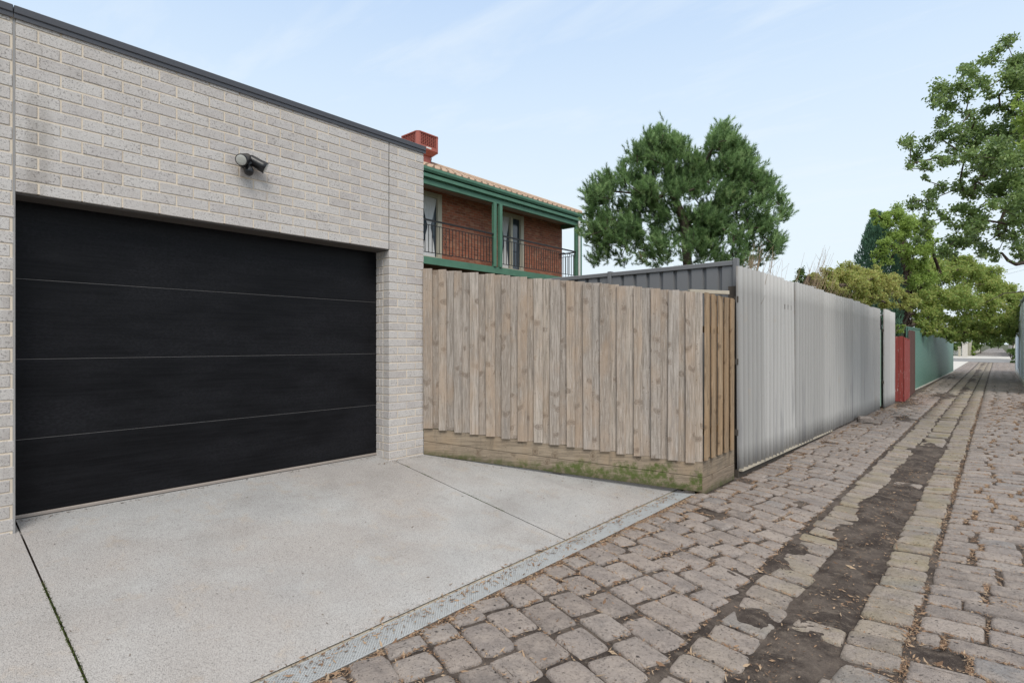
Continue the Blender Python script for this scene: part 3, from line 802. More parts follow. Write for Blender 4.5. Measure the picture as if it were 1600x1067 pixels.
# the short return along the lane
ret_o = Vector((fb.x, fb.y, .0)) - Vector((fa.x, fa.y, .348)); ret_o.rotate(Matrix.Rotation(-fang, 3, 'Z'))
rr = R(90)-fang
b = palings(.93, 2.135, .375, -.012, .098, .085); o = b.build('return_slat_panel', M['paling_warm'], pf); o.location = ret_o; o.rotation_euler = (0, 0, rr)
b = plinth(.93, .365, 0, 0, .375, .001); o = b.build('return_plinth_board', M['plinth_side'], pf); o.location = ret_o; o.rotation_euler = (0, 0, rr)
b = MB(); b.box((.84, .016, 0), (.92, .09, 2.0))
o = b.build('return_post', M['paling_warm'], pf); o.location = ret_o; o.rotation_euler = (0, 0, rr)
for zz in (.62, 1.72):
    b = MB(); b.box((.112, .016, zz), (.838, .055, zz+.07)); o = b.build('return_rail', M['paling_warm'], pf); o.location = ret_o; o.rotation_euler = (0, 0, rr)
# pale offcut of timber lying behind the corner
b = MB(); b.bevbox((-.26, -.022, -.02), (.26, .022, .02), .003)
o = b.build('timber_offcut', M['timber_pale'], None, (-2.385, 5.98, 2.166), R(60)); tag(o, 'short pale timber offcut lying on top of the paling fence corner', 'timber')

# ================================================================ charcoal steel fence behind
sf = empty('steel_fence', (-2.45, 7.0, 0), R(180), 'charcoal grey ribbed steel panel fence with capped posts behind the timber palings', 'fence')
def ribbed(L, z0, z1, pit=.20, flat=.142, dep=-.036, x0=0.0):
    b = MB(); xs = []; x = 0.0
    prof = [(0, 0), (flat, 0), (flat+.014, dep), (pit-.014, dep)]
    while x < L:
        for px, py in prof:
            if x+px <= L: xs.append((x+px, py))
        x += pit
    xs.append((L, 0))
    vs = [(x0+p, q, z0) for p, q in xs] + [(x0+p, q, z1) for p, q in xs]; n = len(xs)
    b.add(vs, [(i, i+1, n+i+1, n+i) for i in range(n-1)])
    return b
posts = [0.0, 1.80, 4.17, 6.54, 8.9]
for i in range(4):
    x0, x1 = posts[i]+.028, posts[i+1]-.028
    b = ribbed(x1-x0, .05, 2.60, x0=x0); o = b.build('steel_sheet', M['cbond'], sf)
    so = o.modifiers.new('solid', 'SOLIDIFY'); so.thickness = .0012
    b = MB(); b.bevbox((x0, -.042, 2.575), (x1, .024, 2.635), .006); b.build('top_rail', M['cbond'], sf)
for i, x in enumerate(posts):
    b = MB(); b.bevbox((x-.030, -.046, 0), (x+.030, .030, 2.66 if i == 0 else 2.65), .004); b.box((x-.012, .0305, .05), (x+.012, .0335, 2.62)); b.build('fence_post', M['cbond'], sf)

# ================================================================ corrugated iron fence in the lane
ia = Vector((-2.33, 6.763)); ib = Vector((-2.20, 15.88)); idr = ib-ia; IL = idr.length; iang = math.atan2(idr.y, idr.x)
fi = empty('corrugated_fence', (ia.x, ia.y, 0), iang, 'tall grey corrugated fence of overlapping weathered sheets along the lane', 'fence')
def corr(wid, z0l, z0r, z1l, z1r, pit=.150, dep=.0235, seg=12):
    n = int(round(wid/pit*seg)); vs = []
    NZ = 8
    for i in range(n+1):
        x = wid*i/n; t = i/n
        y = dep*math.cos(2*math.pi*x/pit)
        za = z0l+(z0r-z0l)*t; zb = z1l+(z1r-z1l)*t
        for j in range(NZ+1):
            s_ = j/NZ
            vs.append((x, y, za+(zb-za)*s_))
    b = MB(); q = NZ+1
    b.add(vs, [(i*q+j, (i+1)*q+j, (i+1)*q+j+1, i*q+j+1) for i in range(n) for j in range(NZ)], 0, True)
    return b
NS = 12; SP = IL/NS
for i in range(NS):
    x0 = i*SP
    zt = 2.535 - .09*(i/NS) + rnd.gauss(0, .008); zb = .085 - .075*(i/NS) + rnd.gauss(0, .008)
    tl = rnd.gauss(0, .006)
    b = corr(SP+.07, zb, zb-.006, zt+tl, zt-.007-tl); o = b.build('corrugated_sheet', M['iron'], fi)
    o.location = (x0, -.010*(i % 2)-.004, 0); o.rotation_euler = (rnd.gauss(0, .004), rnd.gauss(0, .004), R(-.7)+rnd.gauss(0, .004))
    so = o.modifiers.new('solid', 'SOLIDIFY'); so.thickness = .006
b = MB(); b.box((.0, .010, -.1), (4.6, .05, .085)); b.build('base_board', M['timber_dark'], fi)
b = MB(); b.box((4.62, .012, -.1), (IL-.02, .05, .06)); b.build('base_board', M['timber_dark'], fi)
b = MB(); b.hexa([(.02, -.035, .073), (4.5, -.035, .035), (4.5, .0095, .035), (.02, .0095, .073), (.02, -.035, .098), (4.5, -.035, .058), (4.5, .0095, .058), (.02, .0095, .098)]); b.build('bottom_batten', M['timber_pale'], fi)
for zz in (.5, 1.35, 2.1):
    b = MB(); b.box((.0, .014, zz), (IL-.05, .055, zz+.07)); b.build('rail', M['timber_dark'], fi)
for x in (.10, 2.3, 4.7, 7.1, IL-.12):
    b = MB(); b.box((x-.045, .06, -.1), (x+.045, .15, 2.3)); b.build('fence_post', M['timber_dark'], fi)
for zz, h_ in ((1.99, .09), (1.28, .08), (.55, .07)):
    b = MB(); b.box((-.30, .10, zz), (-.097, .14, zz+h_)); b.build('rail_end', M['timber_pale'], fi)
# sage green gate showing in the gap, then the two loose sheets
gt = empty('green_gate', (-2.205, 16.02, 0), R(89), 'narrow sage green gate sheet glimpsed in the gap of the corrugated fence', 'gate')
b = MB(); b.bevbox((0, .02, .03), (.9, .05, 1.95), .006); b.build('gate_sheet', M['green_gate'], gt)
b = MB(); b.box((-.02, .06, 0), (.92, .10, 2.25)); b.build('gate_backing', M['cbond'], gt)
b = MB(); b.bevbox((-.02, .01, 2.30), (.92, .06, 2.34), .004); b.build('gate_rail', M['galv'], gt)
pn = empty('corrugated_screen', (-2.14, 16.55, 0), R(88.5), 'pale corrugated panel standing alone between the grey fence and the red boards', 'fence panel')
for i in range(2):
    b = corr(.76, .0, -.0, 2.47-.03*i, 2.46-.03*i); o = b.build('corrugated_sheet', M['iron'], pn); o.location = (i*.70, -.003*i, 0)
    so = o.modifiers.new('solid', 'SOLIDIFY'); so.thickness = .006
for zz in (.6, 1.9):
    b = MB(); b.box((.0, .014, zz), (1.4, .05, zz+.07)); b.build('rail', M['timber_dark'], pn)
for x in (.60, 1.3):
    b = MB(); b.box((x, .055, -.1), (x+.08, .13, 2.3)); b.build('fence_post', M['timber_dark'], pn)
# red boarded stub
rd = empty('red_fence', (-2.235, 18.10, 0), 0, 'short red timber fence with peeling paint and ragged board tops', 'fence')
def boards(L, hs, w, mat, name, parent, loc, rz):
    b = MB(); x = 0; i = 0
    while x < L-.01:
        w_ = min(w+rnd.uniform(-.01, .01), L-x); h = hs(x)
        b.bevbox((x+.003, -.011+rnd.gauss(0, .002), .02+rnd.uniform(0, .03)), (x+w_-.003, .011, h), .004); x += w_
    return b.build(name, mat, parent, loc, rz)
boards(.95, lambda x: 1.84-.06*rnd.random(), .105, M['red'], 'slat_panel', rd, (-.62, -.0, 0), R(12))
boards(1.6, lambda x: 1.80-.10*rnd.random()-.03*x, .105, M['red'], 'side_slat_panel', rd, (.315, .21, 0), R(91.5))
b = MB(); b.box((.24, .24, 0), (.30, .30, 1.6)); b.build('fence_post', M['timber_dark'], rd)
bo = empty('brown_fence', (-1.99, 20.0, 0), R(91), 'dark red brown board fence between the red boards and the green steel wall', 'fence')
boards(1.95, lambda x: 2.02-.05*rnd.random(), .12, M['brown_board'], 'slat_panel', bo, (0, 0, 0), 0)
for zz in (.5, 1.6):
    b = MB(); b.box((0, .015, zz), (1.7, .06, zz+.07)); b.build('rail', M['timber_dark'], bo)
# green steel fence
gs = empty('green_fence', (-2.20, 21.9, 0), math.atan2(41.0-21.9, -1.95+2.20), 'smooth green steel panel fence running down the lane under the spreading tree', 'fence')
b = ribbed(19.0, .02, 2.12, pit=.24, flat=.19, dep=.010); o = b.build('steel_sheet', M['green_steel'], gs)
so = o.modifiers.new('solid', 'SOLIDIFY'); so.thickness = .0012
b = MB(); b.bevbox((0, -.018, 2.105), (19.0, .035, 2.15), .004); b.build('top_rail', M['green_steel'], gs)
for x in (0.0, 2.37, 4.75, 7.12, 9.5, 11.9, 14.25, 16.6, 19.0):
    b = MB(); b.bevbox((x-.025, -.016+.0345, 0), (x+.025, .05, 2.16), .003); b.build('fence_post', M['green_steel'], gs)
b = MB(); b.box((0, -.03, -.05), (19.0, .03, .018)); b.build('base_strip', M['plaster'], gs)

# broken stone by the fence
b = MB(); b.bevbox((-.13, -.10, -.02), (.13, .10, .12), .03)
o = b.build('stone_block', M['stone'], None, (-2.04, 13.2, 0), R(20)); tag(o, 'loose grey stone block lying at the foot of the corrugated fence', 'stone')

# ================================================================ pale blue shed on the right
sh = empty('blue_shed', (.74, 30.0, 0), 0, 'pale blue boarded shed wall at the right of the lane', 'shed')
b = MB()
y = -6.0
while y < 12.0:
    b.bevbox((0, y+.003, .16), (.03, y+.197, 3.25), .006); y += .20
b.box((.031, -6, .0), (3.0, 12.0, 3.2)); b.build('wall', M['blue'], sh)
b = MB(); b.bevbox((-.03, 12.001, .0), (.06, 12.15, 3.28), .01); b.build('corner_post', M['white'], sh)
for y_, w_ in ((.5, .22), (4.6, .15)):
    b = MB(); b.bevbox((-.03, y_, .158), (-.001, y_+w_, 3.26), .01); b.build('cover_strip', M['white'], sh)
b = MB(); b.box((-.02, -6, -.05), (.03, 11.88, .155)); b.build('plinth', M['plaster'], sh)
b = MB(); b.box((-.012, 4.9, .4), (-.001, 7.6, 2.1)); b.build('roller_door', M['blue_dark'], sh)
b = MB(); b.hexa([(-.05, -6.2, 3.3), (3.1, -6.2, 3.45), (3.1, 12.2, 3.45), (-.05, 12.2, 3.3), (-.05, -6.2, 3.33), (3.1, -6.2, 3.5), (3.1, 12.2, 3.5), (-.05, 12.2, 3.33)]); b.build('roof', M['galv'], sh)

# ================================================================ two storey brick house with balcony
HV, HW = -12.47, -13.30
ho = empty('brick_house', (HV, 14.0, 0), 0, 'two storey red brick house with green timber balcony and terracotta tiled roof', 'house')
def hpart(mb, name, mats, parent=ho):
    mb.v = [(x-HV, y-14.0, z) for x, y, z in mb.v]
    return mb.build(name, mats, parent)
UE = 18.20
b = MB()
D1, D2 = (10.05, 11.73), (14.40, 15.77); DZ0, DZ1 = 4.14, 6.32
b.box((HW-.25, 2.0, -.2), (HW, UE, DZ0-.02)); b.box((HW-.25, 2.0, DZ1), (HW, UE, 6.75))
b.box((HW-.25, 2.0, DZ0-.02), (HW, D1[0], DZ1)); b.box((HW-.25, D1[1], DZ0-.02), (HW, D2[0], DZ1)); b.box((HW-.25, D2[1], DZ0-.02), (HW, UE, DZ1))
b.box((HW-8.0, UE-.25, -.2), (HW-.251, UE, 6.75)); b.box((HW-8.0, 2.0, -.2), (HW-.251, 2.25, 6.75)); b.box((HW-8.0, 2.26, -.2), (HW-7.75, UE-.26, 6.75))
hpart(b, 'wall', M['redbrick'])
for (a, c) in (D1, D2):
    b = MB(); w = .17; mid = (a+c)/2
    for (p, q) in ((a, a+w), (c-w, c), (mid-.06, mid+.06)): b.bevbox((HW-.10, p, DZ0), (HW+.03, q, DZ1), .008)
    b.bevbox((HW-.10, a+w+.001, DZ1-.14), (HW+.028, mid-.061, DZ1), .008); b.bevbox((HW-.10, mid+.061, DZ1-.14), (HW+.028, c-w-.001, DZ1), .008)
    b.bevbox((HW-.10, a+w+.001, DZ0), (HW+.026, mid-.061, DZ0+.18), .008); b.bevbox((HW-.10, mid+.061, DZ0), (HW+.026, c-w-.001, DZ0+.18), .008)
    dd = hpart(b, 'balcony_door', M['cream'])
    dd.name = 'balcony_door'
    for (p, q) in ((a+w, mid-.06), (mid+.06, c-w)):
        b = MB(); b.box((HW-.075, p+.001, DZ0+.18), (HW-.068, q-.001, DZ1-.14)); b.v = [(x-HV, y-14.0, z) for x, y, z in b.v]; b.build('pane', M['pane'], dd)
    # net curtain gathered at its middle
    for s_, (p, q) in enumerate(((a+w, mid-.06), (mid+.06, c-w)) if a == D1[0] else ((a+w, mid-.06),)):
        b = MB(); n = 26; vs = []; zz = [DZ1-.14, 5.95, 5.55, 5.32, 5.22, 5.05, 4.7, DZ0+.18]; wid = [1.0, .86, .50, .24, .22, .40, .66, .80]
        for z_, f in zip(zz, wid):
            for i in range(n+1):
                t = i/n; y_ = (p+q)/2 + (q-p)*f*(t-.5); vs.append((HW-.050+.014*math.sin(t*44), y_, z_))
        nz = len(zz)
        b.add(vs, [(r_*(n+1)+i, r_*(n+1)+i+1, (r_+1)*(n+1)+i+1, (r_+1)*(n+1)+i) for r_ in range(nz-1) for i in range(n)], 0, True)
        b.v = [(x-HV, y-14.0, z) for x, y, z in b.v]; b.build('curtain', M['curtain'], dd)
b = MB(); b.box((HW+.001, 2.0, 3.95), (HV-.06, UE, 4.12)); hpart(b, 'balcony_floor', M['timber_dark'])
b = MB(); b.bevbox((HV-.055, 2.0, 3.92), (HV, UE+.12, 4.135), .006); hpart(b, 'floor_beam', M['green_trim'])
b = MB(); b.bevbox((HV-.07, 2.0, 6.235), (HV+.01, UE+.06, 6.385), .006); b.bevbox((HW+.001, UE-.10, 6.235), (HV-.071, UE+.055, 6.385), .006); hpart(b, 'post_beam', M['green_trim'])
b = MB(); b.bevbox((HV+.02, 2.0, 6.41), (HV+.10, UE+.55, 6.525), .012); b.box((HV-.06, 2.0, 6.39), (HV+.018, UE+.2, 6.70)); hpart(b, 'fascia', M['green_trim'])
b = MB(); y0, y1 = 2.0, UE
prof = [(.06, 6.56), (.13, 6.56), (.165, 6.62), (.165, 6.695), (.15, 6.70), (.15, 6.63), (.12, 6.575), (.06, 6.575)]
b.add([(HV+p, y0, q) for p, q in prof] + [(HV+p, y1, q) for p, q in prof], [(i, (i+1) % 8, 8+(i+1) % 8, 8+i) for i in range(8)] + [tuple(range(8)), tuple(range(8, 16))[::-1]])
hpart(b, 'gutter', M['green_trim'])
b = MB(); b.box((HW+.002, 2.0, 6.40), (HV-.065, UE+.1, 6.42)); b.box((HW-.3, UE+.002, 6.50), (HV-.3, UE+.5, 6.52)); hpart(b, 'soffit', M['soffit'])
for uu in (8.7, 8.98, 13.31, 13.59, 18.02, 18.28):
    b = MB(); b.bevbox((HV-.075, uu-.062, 4.137), (HV+.045, uu+.062, 6.233), .006); hpart(b, 'post', M['green_trim'])
b = MB(); b.tube([(HV+.12, 18.04, 3.0), (HV+.12, 18.04, 6.40)], .048, 12); hpart(b, 'downpipe', M['white'])
def rail_run(p0, p1):
    b = MB(); p0 = Vector(p0); p1 = Vector(p1); d = p1-p0; L = d.length; d.normalize()
    def bar(a, c, z0, z1, w):
        n_ = Vector((-d.y, d.x, 0))*w/2; a = p0+d*a; c = p0+d*c
        b.hexa([(a-n_)+Vector((0,0,z0)), (c-n_)+Vector((0,0,z0)), (c+n_)+Vector((0,0,z0)), (a+n_)+Vector((0,0,z0)), (a-n_)+Vector((0,0,z1)), (c-n_)+Vector((0,0,z1)), (c+n_)+Vector((0,0,z1)), (a+n_)+Vector((0,0,z1))])
    bar(0, L, 5.18, 5.225, .05); bar(0, L, 5.055, 5.075, .018); bar(0, L, 4.255, 4.275, .018)
    t = .10
    while t < L-.03:
        bar(t-.008, t+.008, 4.276, 5.054, .016); t += .135
    # scrolled centre of each bay
    for cx in ([L*.5] if L > 2 else []):
        for zc in (4.5, 4.66, 4.82):
            pts = [p0+d*(cx+.05*math.cos(a_*.7))+Vector((0, 0, zc+.07*math.sin(a_*.7))) for a_ in range(10)]
            b.tube(pts, .007, 5)
    hpart(b, 'railing', M['iron_black'])
rail_run((HV, 9.05, 0), (HV, 13.24, 0)); rail_run((HV, 13.66, 0), (HV, 17.95, 0)); rail_run((HV-.03, UE-.16, 0), (HW, UE-.16, 0))
# roof: hipped, 24 degrees, pan tiles with a ragged eave
b = MB(); pt = math.tan(R(23.6)); ze = 6.69; xe = HV+.10; y0, y1 = 1.6, UE+.02; run = 4.7
b.add([(xe, y0, ze), (xe, y1, ze), (xe-run, y1-run, ze+run*pt), (xe-run, y0+run, ze+run*pt), (xe-2*run, y1, ze), (xe-2*run, y0, ze)], [(0, 1, 2, 3), (1, 4, 2), (4, 5, 3, 2), (5, 0, 3)])
y = y0
while y < y1-.05:
    for r_ in range(14):
        xx = xe+.03-r_*.33; zz = ze+.012+(xe-xx)*pt + rnd.gauss(0, .003)
        if y > y1 - (xe-xx) - .1 or y < y0 + (xe-xx): continue
        b.hexa([(xx, y, zz-.005), (xx, y+.27, zz-.005), (xx-.36, y+.27, zz+.36*pt-.03), (xx-.36, y, zz+.36*pt-.03), (xx, y, zz+.02), (xx, y+.27, zz+.02), (xx-.36, y+.27, zz+.36*pt), (xx-.36, y, zz+.36*pt)])
        b.tube([(xx+.002, y+.135, zz+.02), (xx-.35, y+.135, zz+.02+.35*pt-.015)], [.060, .045], 6)
    y += .285
b.tube([(xe+.02, y1-.01, ze+.06), (xe-run, y1-run, ze+run*pt+.06)], .09, 8)
hpart(b, 'roof', M['tile'])

# evaporative cooler on the roof
cv, cu = -16.0, 12.97
ec = empty('evaporative_cooler', (cv-.55, cu+.53, 8.12), 0, 'red brown evaporative cooler on a square stack on the tiled roof', 'cooler')
b = MB()
def frust(b, z0, a0, z1, a1, c0, c1, mi=0):
    """octagonal (chamfered square) frustum between two heights"""
    def ring(z, a, c): return [(a, -a+c, z), (a, a-c, z), (a-c, a, z), (-a+c, a, z), (-a, a-c, z), (-a, -a+c, z), (-a+c, -a, z), (a-c, -a, z)]
    b.add(ring(z0, a0, c0)+ring(z1, a1, c1), [(i, (i+1) % 8, 8+(i+1) % 8, 8+i) for i in range(8)]+[tuple(range(8))[::-1], tuple(range(8, 16))], mi)
frust(b, .58, .34, .72, .50, .05, .08); frust(b, .721, .50, .735, .53, .08, .09); frust(b, .736, .53, .86, .53, .09, .09)
for (sx, sy) in ((1, 1), (1, -1), (-1, 1), (-1, -1)):
    p = [(.515, .36), (.53, .44), (.44, .53), (.36, .515), (.36, .46), (.46, .36)]
    pts = [(x*sx, y*sy) for x, y in p]
    if sx*sy < 0: pts = pts[::-1]
    b.add([(x, y, .861) for x, y in pts]+[(x, y, 1.30) for x, y in pts], [(i, (i+1) % 6, 6+(i+1) % 6, 6+i) for i in range(6)])
b.build('body', M['cooler'], ec)
b = MB(); frust(b, 1.301, .54, 1.34, .54, .10, .10); frust(b, 1.341, .535, 1.40, .40, .10, .10); b.build('lid', M['cooler'], ec)
b = MB(); frust(b, .862, .445, 1.299, .445, .06, .06); b.build('louvre_backing', M['cooler_dark'], ec)
for k in range(4):
    b = MB()
    for i in range(8):
        z = .875+i*.054
        b.hexa([(.447, -.358, z+.018), (.505, -.358, z), (.505, .358, z), (.447, .358, z+.018), (.447, -.358, z+.040), (.505, -.358, z+.022), (.505, .358, z+.022), (.447, .358, z+.040)])
    for i in range(7):
        y = -.30+i*.1; b.box((.5055, y-.008, .865), (.512, y+.008, 1.295))
    o = b.build('louvre', M['cooler'], ec); o.rotation_euler = (0, 0, R(90)*k)
b = MB(); b.box((-.30, -.30, -.35), (.30, .30, .579)); b.build('stack', M['cooler'], ec)
b = MB(); b.box((.531, -.12, .775), (.536, .12, .83)); b.build('badge', M['white'], ec)
b = MB(); b.tube([(.36, .22, .62), (.38, .26, .50), (.36, .24, .38), (.39, .25, .30), (.33, .25, .05)], .012, 6); b.build('water_pipe', M['black'], ec)

# ================================================================ a further roof seen through the pine
fh = empty('tiled_house', (-19.5, 41.0, 0), 0, 'distant house with a red tiled roof glimpsed through the pine tree', 'house')
b = MB(); b.box((-5, -8, -.2), (5, 8, 3.6)); b.build('wall', M['plaster'], fh)
b = MB(); b.add([(5.5, -8.5, 3.5), (5.5, 8.5, 3.5), (0, 4.0, 6.2), (0, -4.0, 6.2), (-5.5, 8.5, 3.5), (-5.5, -8.5, 3.5)], [(0, 1, 2, 3), (1, 4, 2), (4, 5, 3, 2), (5, 0, 3)])
for i in range(16):
    t = i/16; b.box((5.5-5.5*t-.05, -8.4+4.4*t, 3.5+2.7*t), (5.5-5.5*t+.02, 8.4-4.4*t, 3.5+2.7*t+.05))
b.build('roof', M['tile'], fh)

# ================================================================ trees and plants
def leaves(P, size, up=.35, rn=None, asp=.55):
    """P (n,3) leaf centres -> folded rhombus leaves"""
    rn = rn or rng; n = len(P)
    d = rn.normal(size=(n, 3)); d[:, 2] -= .25; d /= np.linalg.norm(d, axis=1)[:, None]
    nn = rn.normal(size=(n, 3)); nn[:, 2] += up*3; s = np.cross(d, nn); s /= (np.linalg.norm(s, axis=1)[:, None]+1e-9)
    nn = np.cross(s, d)
    L = (size*(.7+.6*rn.random(n)))[:, None]; w = L*asp*.5
    a = P - d*L*.5; c = P + d*L*.5; b_ = P + s*w + nn*L*.08; e = P - s*w + nn*L*.08
    V = np.stack([a, b_, c, e], 1).reshape(-1, 3)
    return V, np.arange(4*n).reshape(-1, 4)
def fill(clumps, dens, rn, shell=.4, squash=.8):
    """points in leaf clumps (x, y, z, r)"""
    out = []
    for (x, y, z, r) in clumps:
        n = max(6, int(dens*r*r)); d = rn.normal(size=(n, 3)); d /= np.linalg.norm(d, axis=1)[:, None]
        q = rn.random(n)**(shell)*(.75+.55*rn.random(n)**2+.35*(rn.random(n) < .12))
        out.append(np.array([x, y, z]) + d*(q*r)[:, None]*np.array([1, 1, squash]))
    return np.concatenate(out)
def skeleton(root_pts, tips, r_tip=.006, r_max=.2, power=.5, sag=.0, bias=.25, seg=6):
    """joins every tip to the nearest wood; wood thickens towards the root"""
    nodes = [Vector(p) for p in root_pts]; par = [-1]+list(range(len(nodes)-1)); plen = [0.0]
    for i in range(1, len(nodes)): plen.append(plen[-1]+(nodes[i]-nodes[i-1]).length)
    order = sorted(range(len(tips)), key=lambda i: (Vector(tips[i])-nodes[-1]).length)
    for ti in order:
        t = Vector(tips[ti])
        bi = min(range(len(nodes)), key=lambda j: (nodes[j]-t).length + bias*plen[j] if nodes[j].z < t.z+1.0 else 1e3+(nodes[j]-t).length)
        p = nodes[bi]; L = (t-p).length; n = max(1, int(L/.35)); pi = bi
        for k in range(1, n+1):
            s_ = k/n; q = p.lerp(t, s_)
            q.z -= sag*L*math.sin(math.pi*s_)
            if k < n: q += Vector((rnd.gauss(0, .03), rnd.gauss(0, .03), rnd.gauss(0, .03)))*min(1, L)
            nodes.append(q); par.append(pi); plen.append(plen[pi]+(q-nodes[pi]).length); pi = len(nodes)-1
    w = [0]*len(nodes); ch = [0]*len(nodes)
    for i in range(len(nodes)-1, 0, -1):
        if ch[i] == 0: w[i] += 1
        w[par[i]] += w[i]; ch[par[i]] += 1
    rad = [min(r_max, r_tip*max(1, x)**power) for x in w]
    b = MB()
    for i in range(1, len(nodes)):
        b.tube([nodes[par[i]], nodes[i]], [max(rad[i], min(rad[par[i]], rad[i]*1.25)), rad[i]], seg, 0, False)
    return b
def to_local(o_loc, V): return V - np.array(o_loc)
def tree(name, loc, label, cat, wood, woodmat, V, F, leafmat, group=None, crown='crown'):
    e = empty(name, loc, 0, label, cat, group)
    if wood is not None:
        wood.v = [(x-loc[0], y-loc[1], z-loc[2]) for x, y, z in wood.v]; wood.build('trunk', woodmat, e)
    np_mesh(crown, to_local(loc, V), F, leafmat, e)
    return e
M['bark'] = m_bark('grey_brown_bark', (.10, .078, .062)); M['bark_dark'] = m_bark('dark_bark', (.045, .03, .025))
M['pine'] = m_leaf('pine_needle', [(.022, .045, .022), (.040, .078, .036), (.062, .112, .048), (.088, .142, .062)], .12, .5)
M['leaf_a'] = m_leaf('grey_green_leaf', [(.045, .085, .03), (.10, .17, .05), (.19, .29, .085), (.36, .46, .17)], .30, .4, .5)
M['leaf_b'] = m_leaf('fresh_green_leaf', [(.15, .23, .055), (.26, .37, .085), (.38, .48, .13)], .42)
M['leaf_c'] = m_leaf('yellow_green_leaf', [(.09, .16, .035), (.18, .29, .06), (.29, .39, .095), (.45, .44, .16)], .45)
M['leaf_d'] = m_leaf('olive_leaf', [(.16, .24, .055), (.28, .37, .09), (.42, .47, .13), (.52, .44, .19)], .4)
M['leaf_e'] = m_leaf('cypress_spray', [(.06, .13, .085), (.105, .21, .135), (.16, .28, .185)], .15)
M['leaf_f'] = m_leaf('dark_green_leaf', [(.045, .08, .02), (.09, .15, .035), (.15, .22, .05)], .3)
M['twig'] = paint('dry_twig', (.34, .25, .16), .9, .3, 8)
M['litter'] = m_leaf('dry_leaf', [(.09, .055, .036), (.22, .135, .085), (.34, .22, .14), (.46, .34, .23), (.17, .13, .10)], .1, .8, .15)

# ---- pine
ZP = 16.2; sc = ZP/864
lob = [(1035, 300, 56, 70), (1033, 254, 24, 32), (1120, 306, 48, 66), (1127, 250, 17, 30), (1150, 262, 14, 22), (964, 335, 36, 42), (966, 388, 34, 34), (1050, 385, 78, 40), (1185, 335, 34, 44), (1150, 388, 62, 38), (1080, 325, 58, 58)]
tipsP = [(1035, 217, 6), (995, 246, 7), (996, 262, 9), (1057, 232, 8), (1130, 213, 8), (1127, 226, 9), (1160, 247, 12), (1150, 240, 8), (950, 285, 11), (945, 297, 12), (922, 311, 8), (932, 320, 10), (928, 350, 10), (1215, 326, 16), (1220, 340, 10), (1198, 303, 13), (1167, 266, 14), (1214, 383, 13), (1205, 392, 14), (924, 372, 8), (938, 405, 12), (1180, 285, 14), (975, 275, 13), (1010, 245, 12)]
pc = []
rp = np.random.default_rng(5)
for (x, y, rx, ry) in lob:
    rx, ry = rx*.90, ry*.93
    n = int(rx*ry/46)
    for _ in range(n):
        while True:
            q = rp.uniform(-1, 1, 3)
            if .15 < np.dot(q, q) <= 1 and float(fbm((x+q[0]*rx)/24.0, (y+q[1]*ry)/17.0+q[2]*1.2, 91, 3)) > .45: break
        dz = q[2]*max(rx, 36)*sc*1.05
        pc.append(at(x+q[0]*rx, y+q[1]*ry, ZP+dz))
for (x, y, rx, ry) in lob:
    for _ in range(7):
        a_ = rp.uniform(0, 6.283); k_ = rp.uniform(.98, 1.10)
        qx, qy = x+math.cos(a_)*rx*k_, y-abs(math.sin(a_))*ry*k_
        if qx > 926 and qx < 1232: tipsP.append((qx, qy, 6))
for (x, y, r_) in tipsP:
    for _ in range(3): pc.append(at(x+rp.normal()*r_*.45, y+rp.normal()*r_*.45, ZP+rp.normal()*.35))
base = at(1078, 660, ZP); base.z = -.05
ctr = at(1080, 350, ZP)
cut = [p for p in pc]
wood = skeleton([base, base+Vector((0.05, 0, 1.2)), base+Vector((0.0, .1, 2.3)), at(1070, 350, ZP), at(1050, 300, ZP), at(1037, 245, ZP)], [tuple(p) for p in cut], .011, .20, .46, .03, .1)
VV = []; FF = []
T_ax, T_p = [], []
for p in pc:
    outw = Vector((p.x-ctr.x, p.y-ctr.y, (p.z-ctr.z)*.5))
    outw = outw.normalized() if outw.length > .01 else Vector((0, 0, 1))
    for _ in range(10):
        ax = outw*.45 + Vector((0, 0, .85)) + Vector(rp.normal(size=3))*.50
        T_ax.append(ax.normalized()); T_p.append(p + Vector(rp.normal(size=3))*.10)
for (x, y, r_) in tipsP:       # upright candles on thin shoots
    for k_ in range(4):
        q = at(x+rp.normal()*2.0, y-r_*.3-k_*3.2, ZP+rp.normal()*.08)
        for _ in range(3):
            a_ = Vector((rp.normal()*.35, rp.normal()*.35, 1.0)); T_ax.append(a_.normalized()); T_p.append(q)
ax = np.array(T_ax); pp = np.array(T_p); nt = len(ax); K = 60
axk = np.repeat(ax, K, 0); ppk = np.repeat(pp, K, 0); N_ = nt*K
tt = rp.random(N_); tl = np.repeat(.14+.20*rp.random(nt), K)
rd_ = rp.normal(size=(N_, 3)); rd_ -= axk*np.sum(rd_*axk, 1)[:, None]; rd_ /= np.linalg.norm(rd_, axis=1)[:, None]
ang = (.45+.75*rp.random(N_))*(1.15-.65*tt)
nd_ = axk*np.cos(ang)[:, None]+rd_*np.sin(ang)[:, None]
b0 = ppk+axk*(tt*tl)[:, None]; Ln = (.085+.05*rp.random(N_))[:, None]
sd_ = np.cross(nd_, rp.normal(size=(N_, 3))); sd_ /= np.linalg.norm(sd_, axis=1)[:, None]
wN = .0058
V = np.stack([b0-sd_*wN, b0+sd_*wN, b0+nd_*Ln], 1).reshape(-1, 3); F = np.arange(3*N_).reshape(-1, 3)
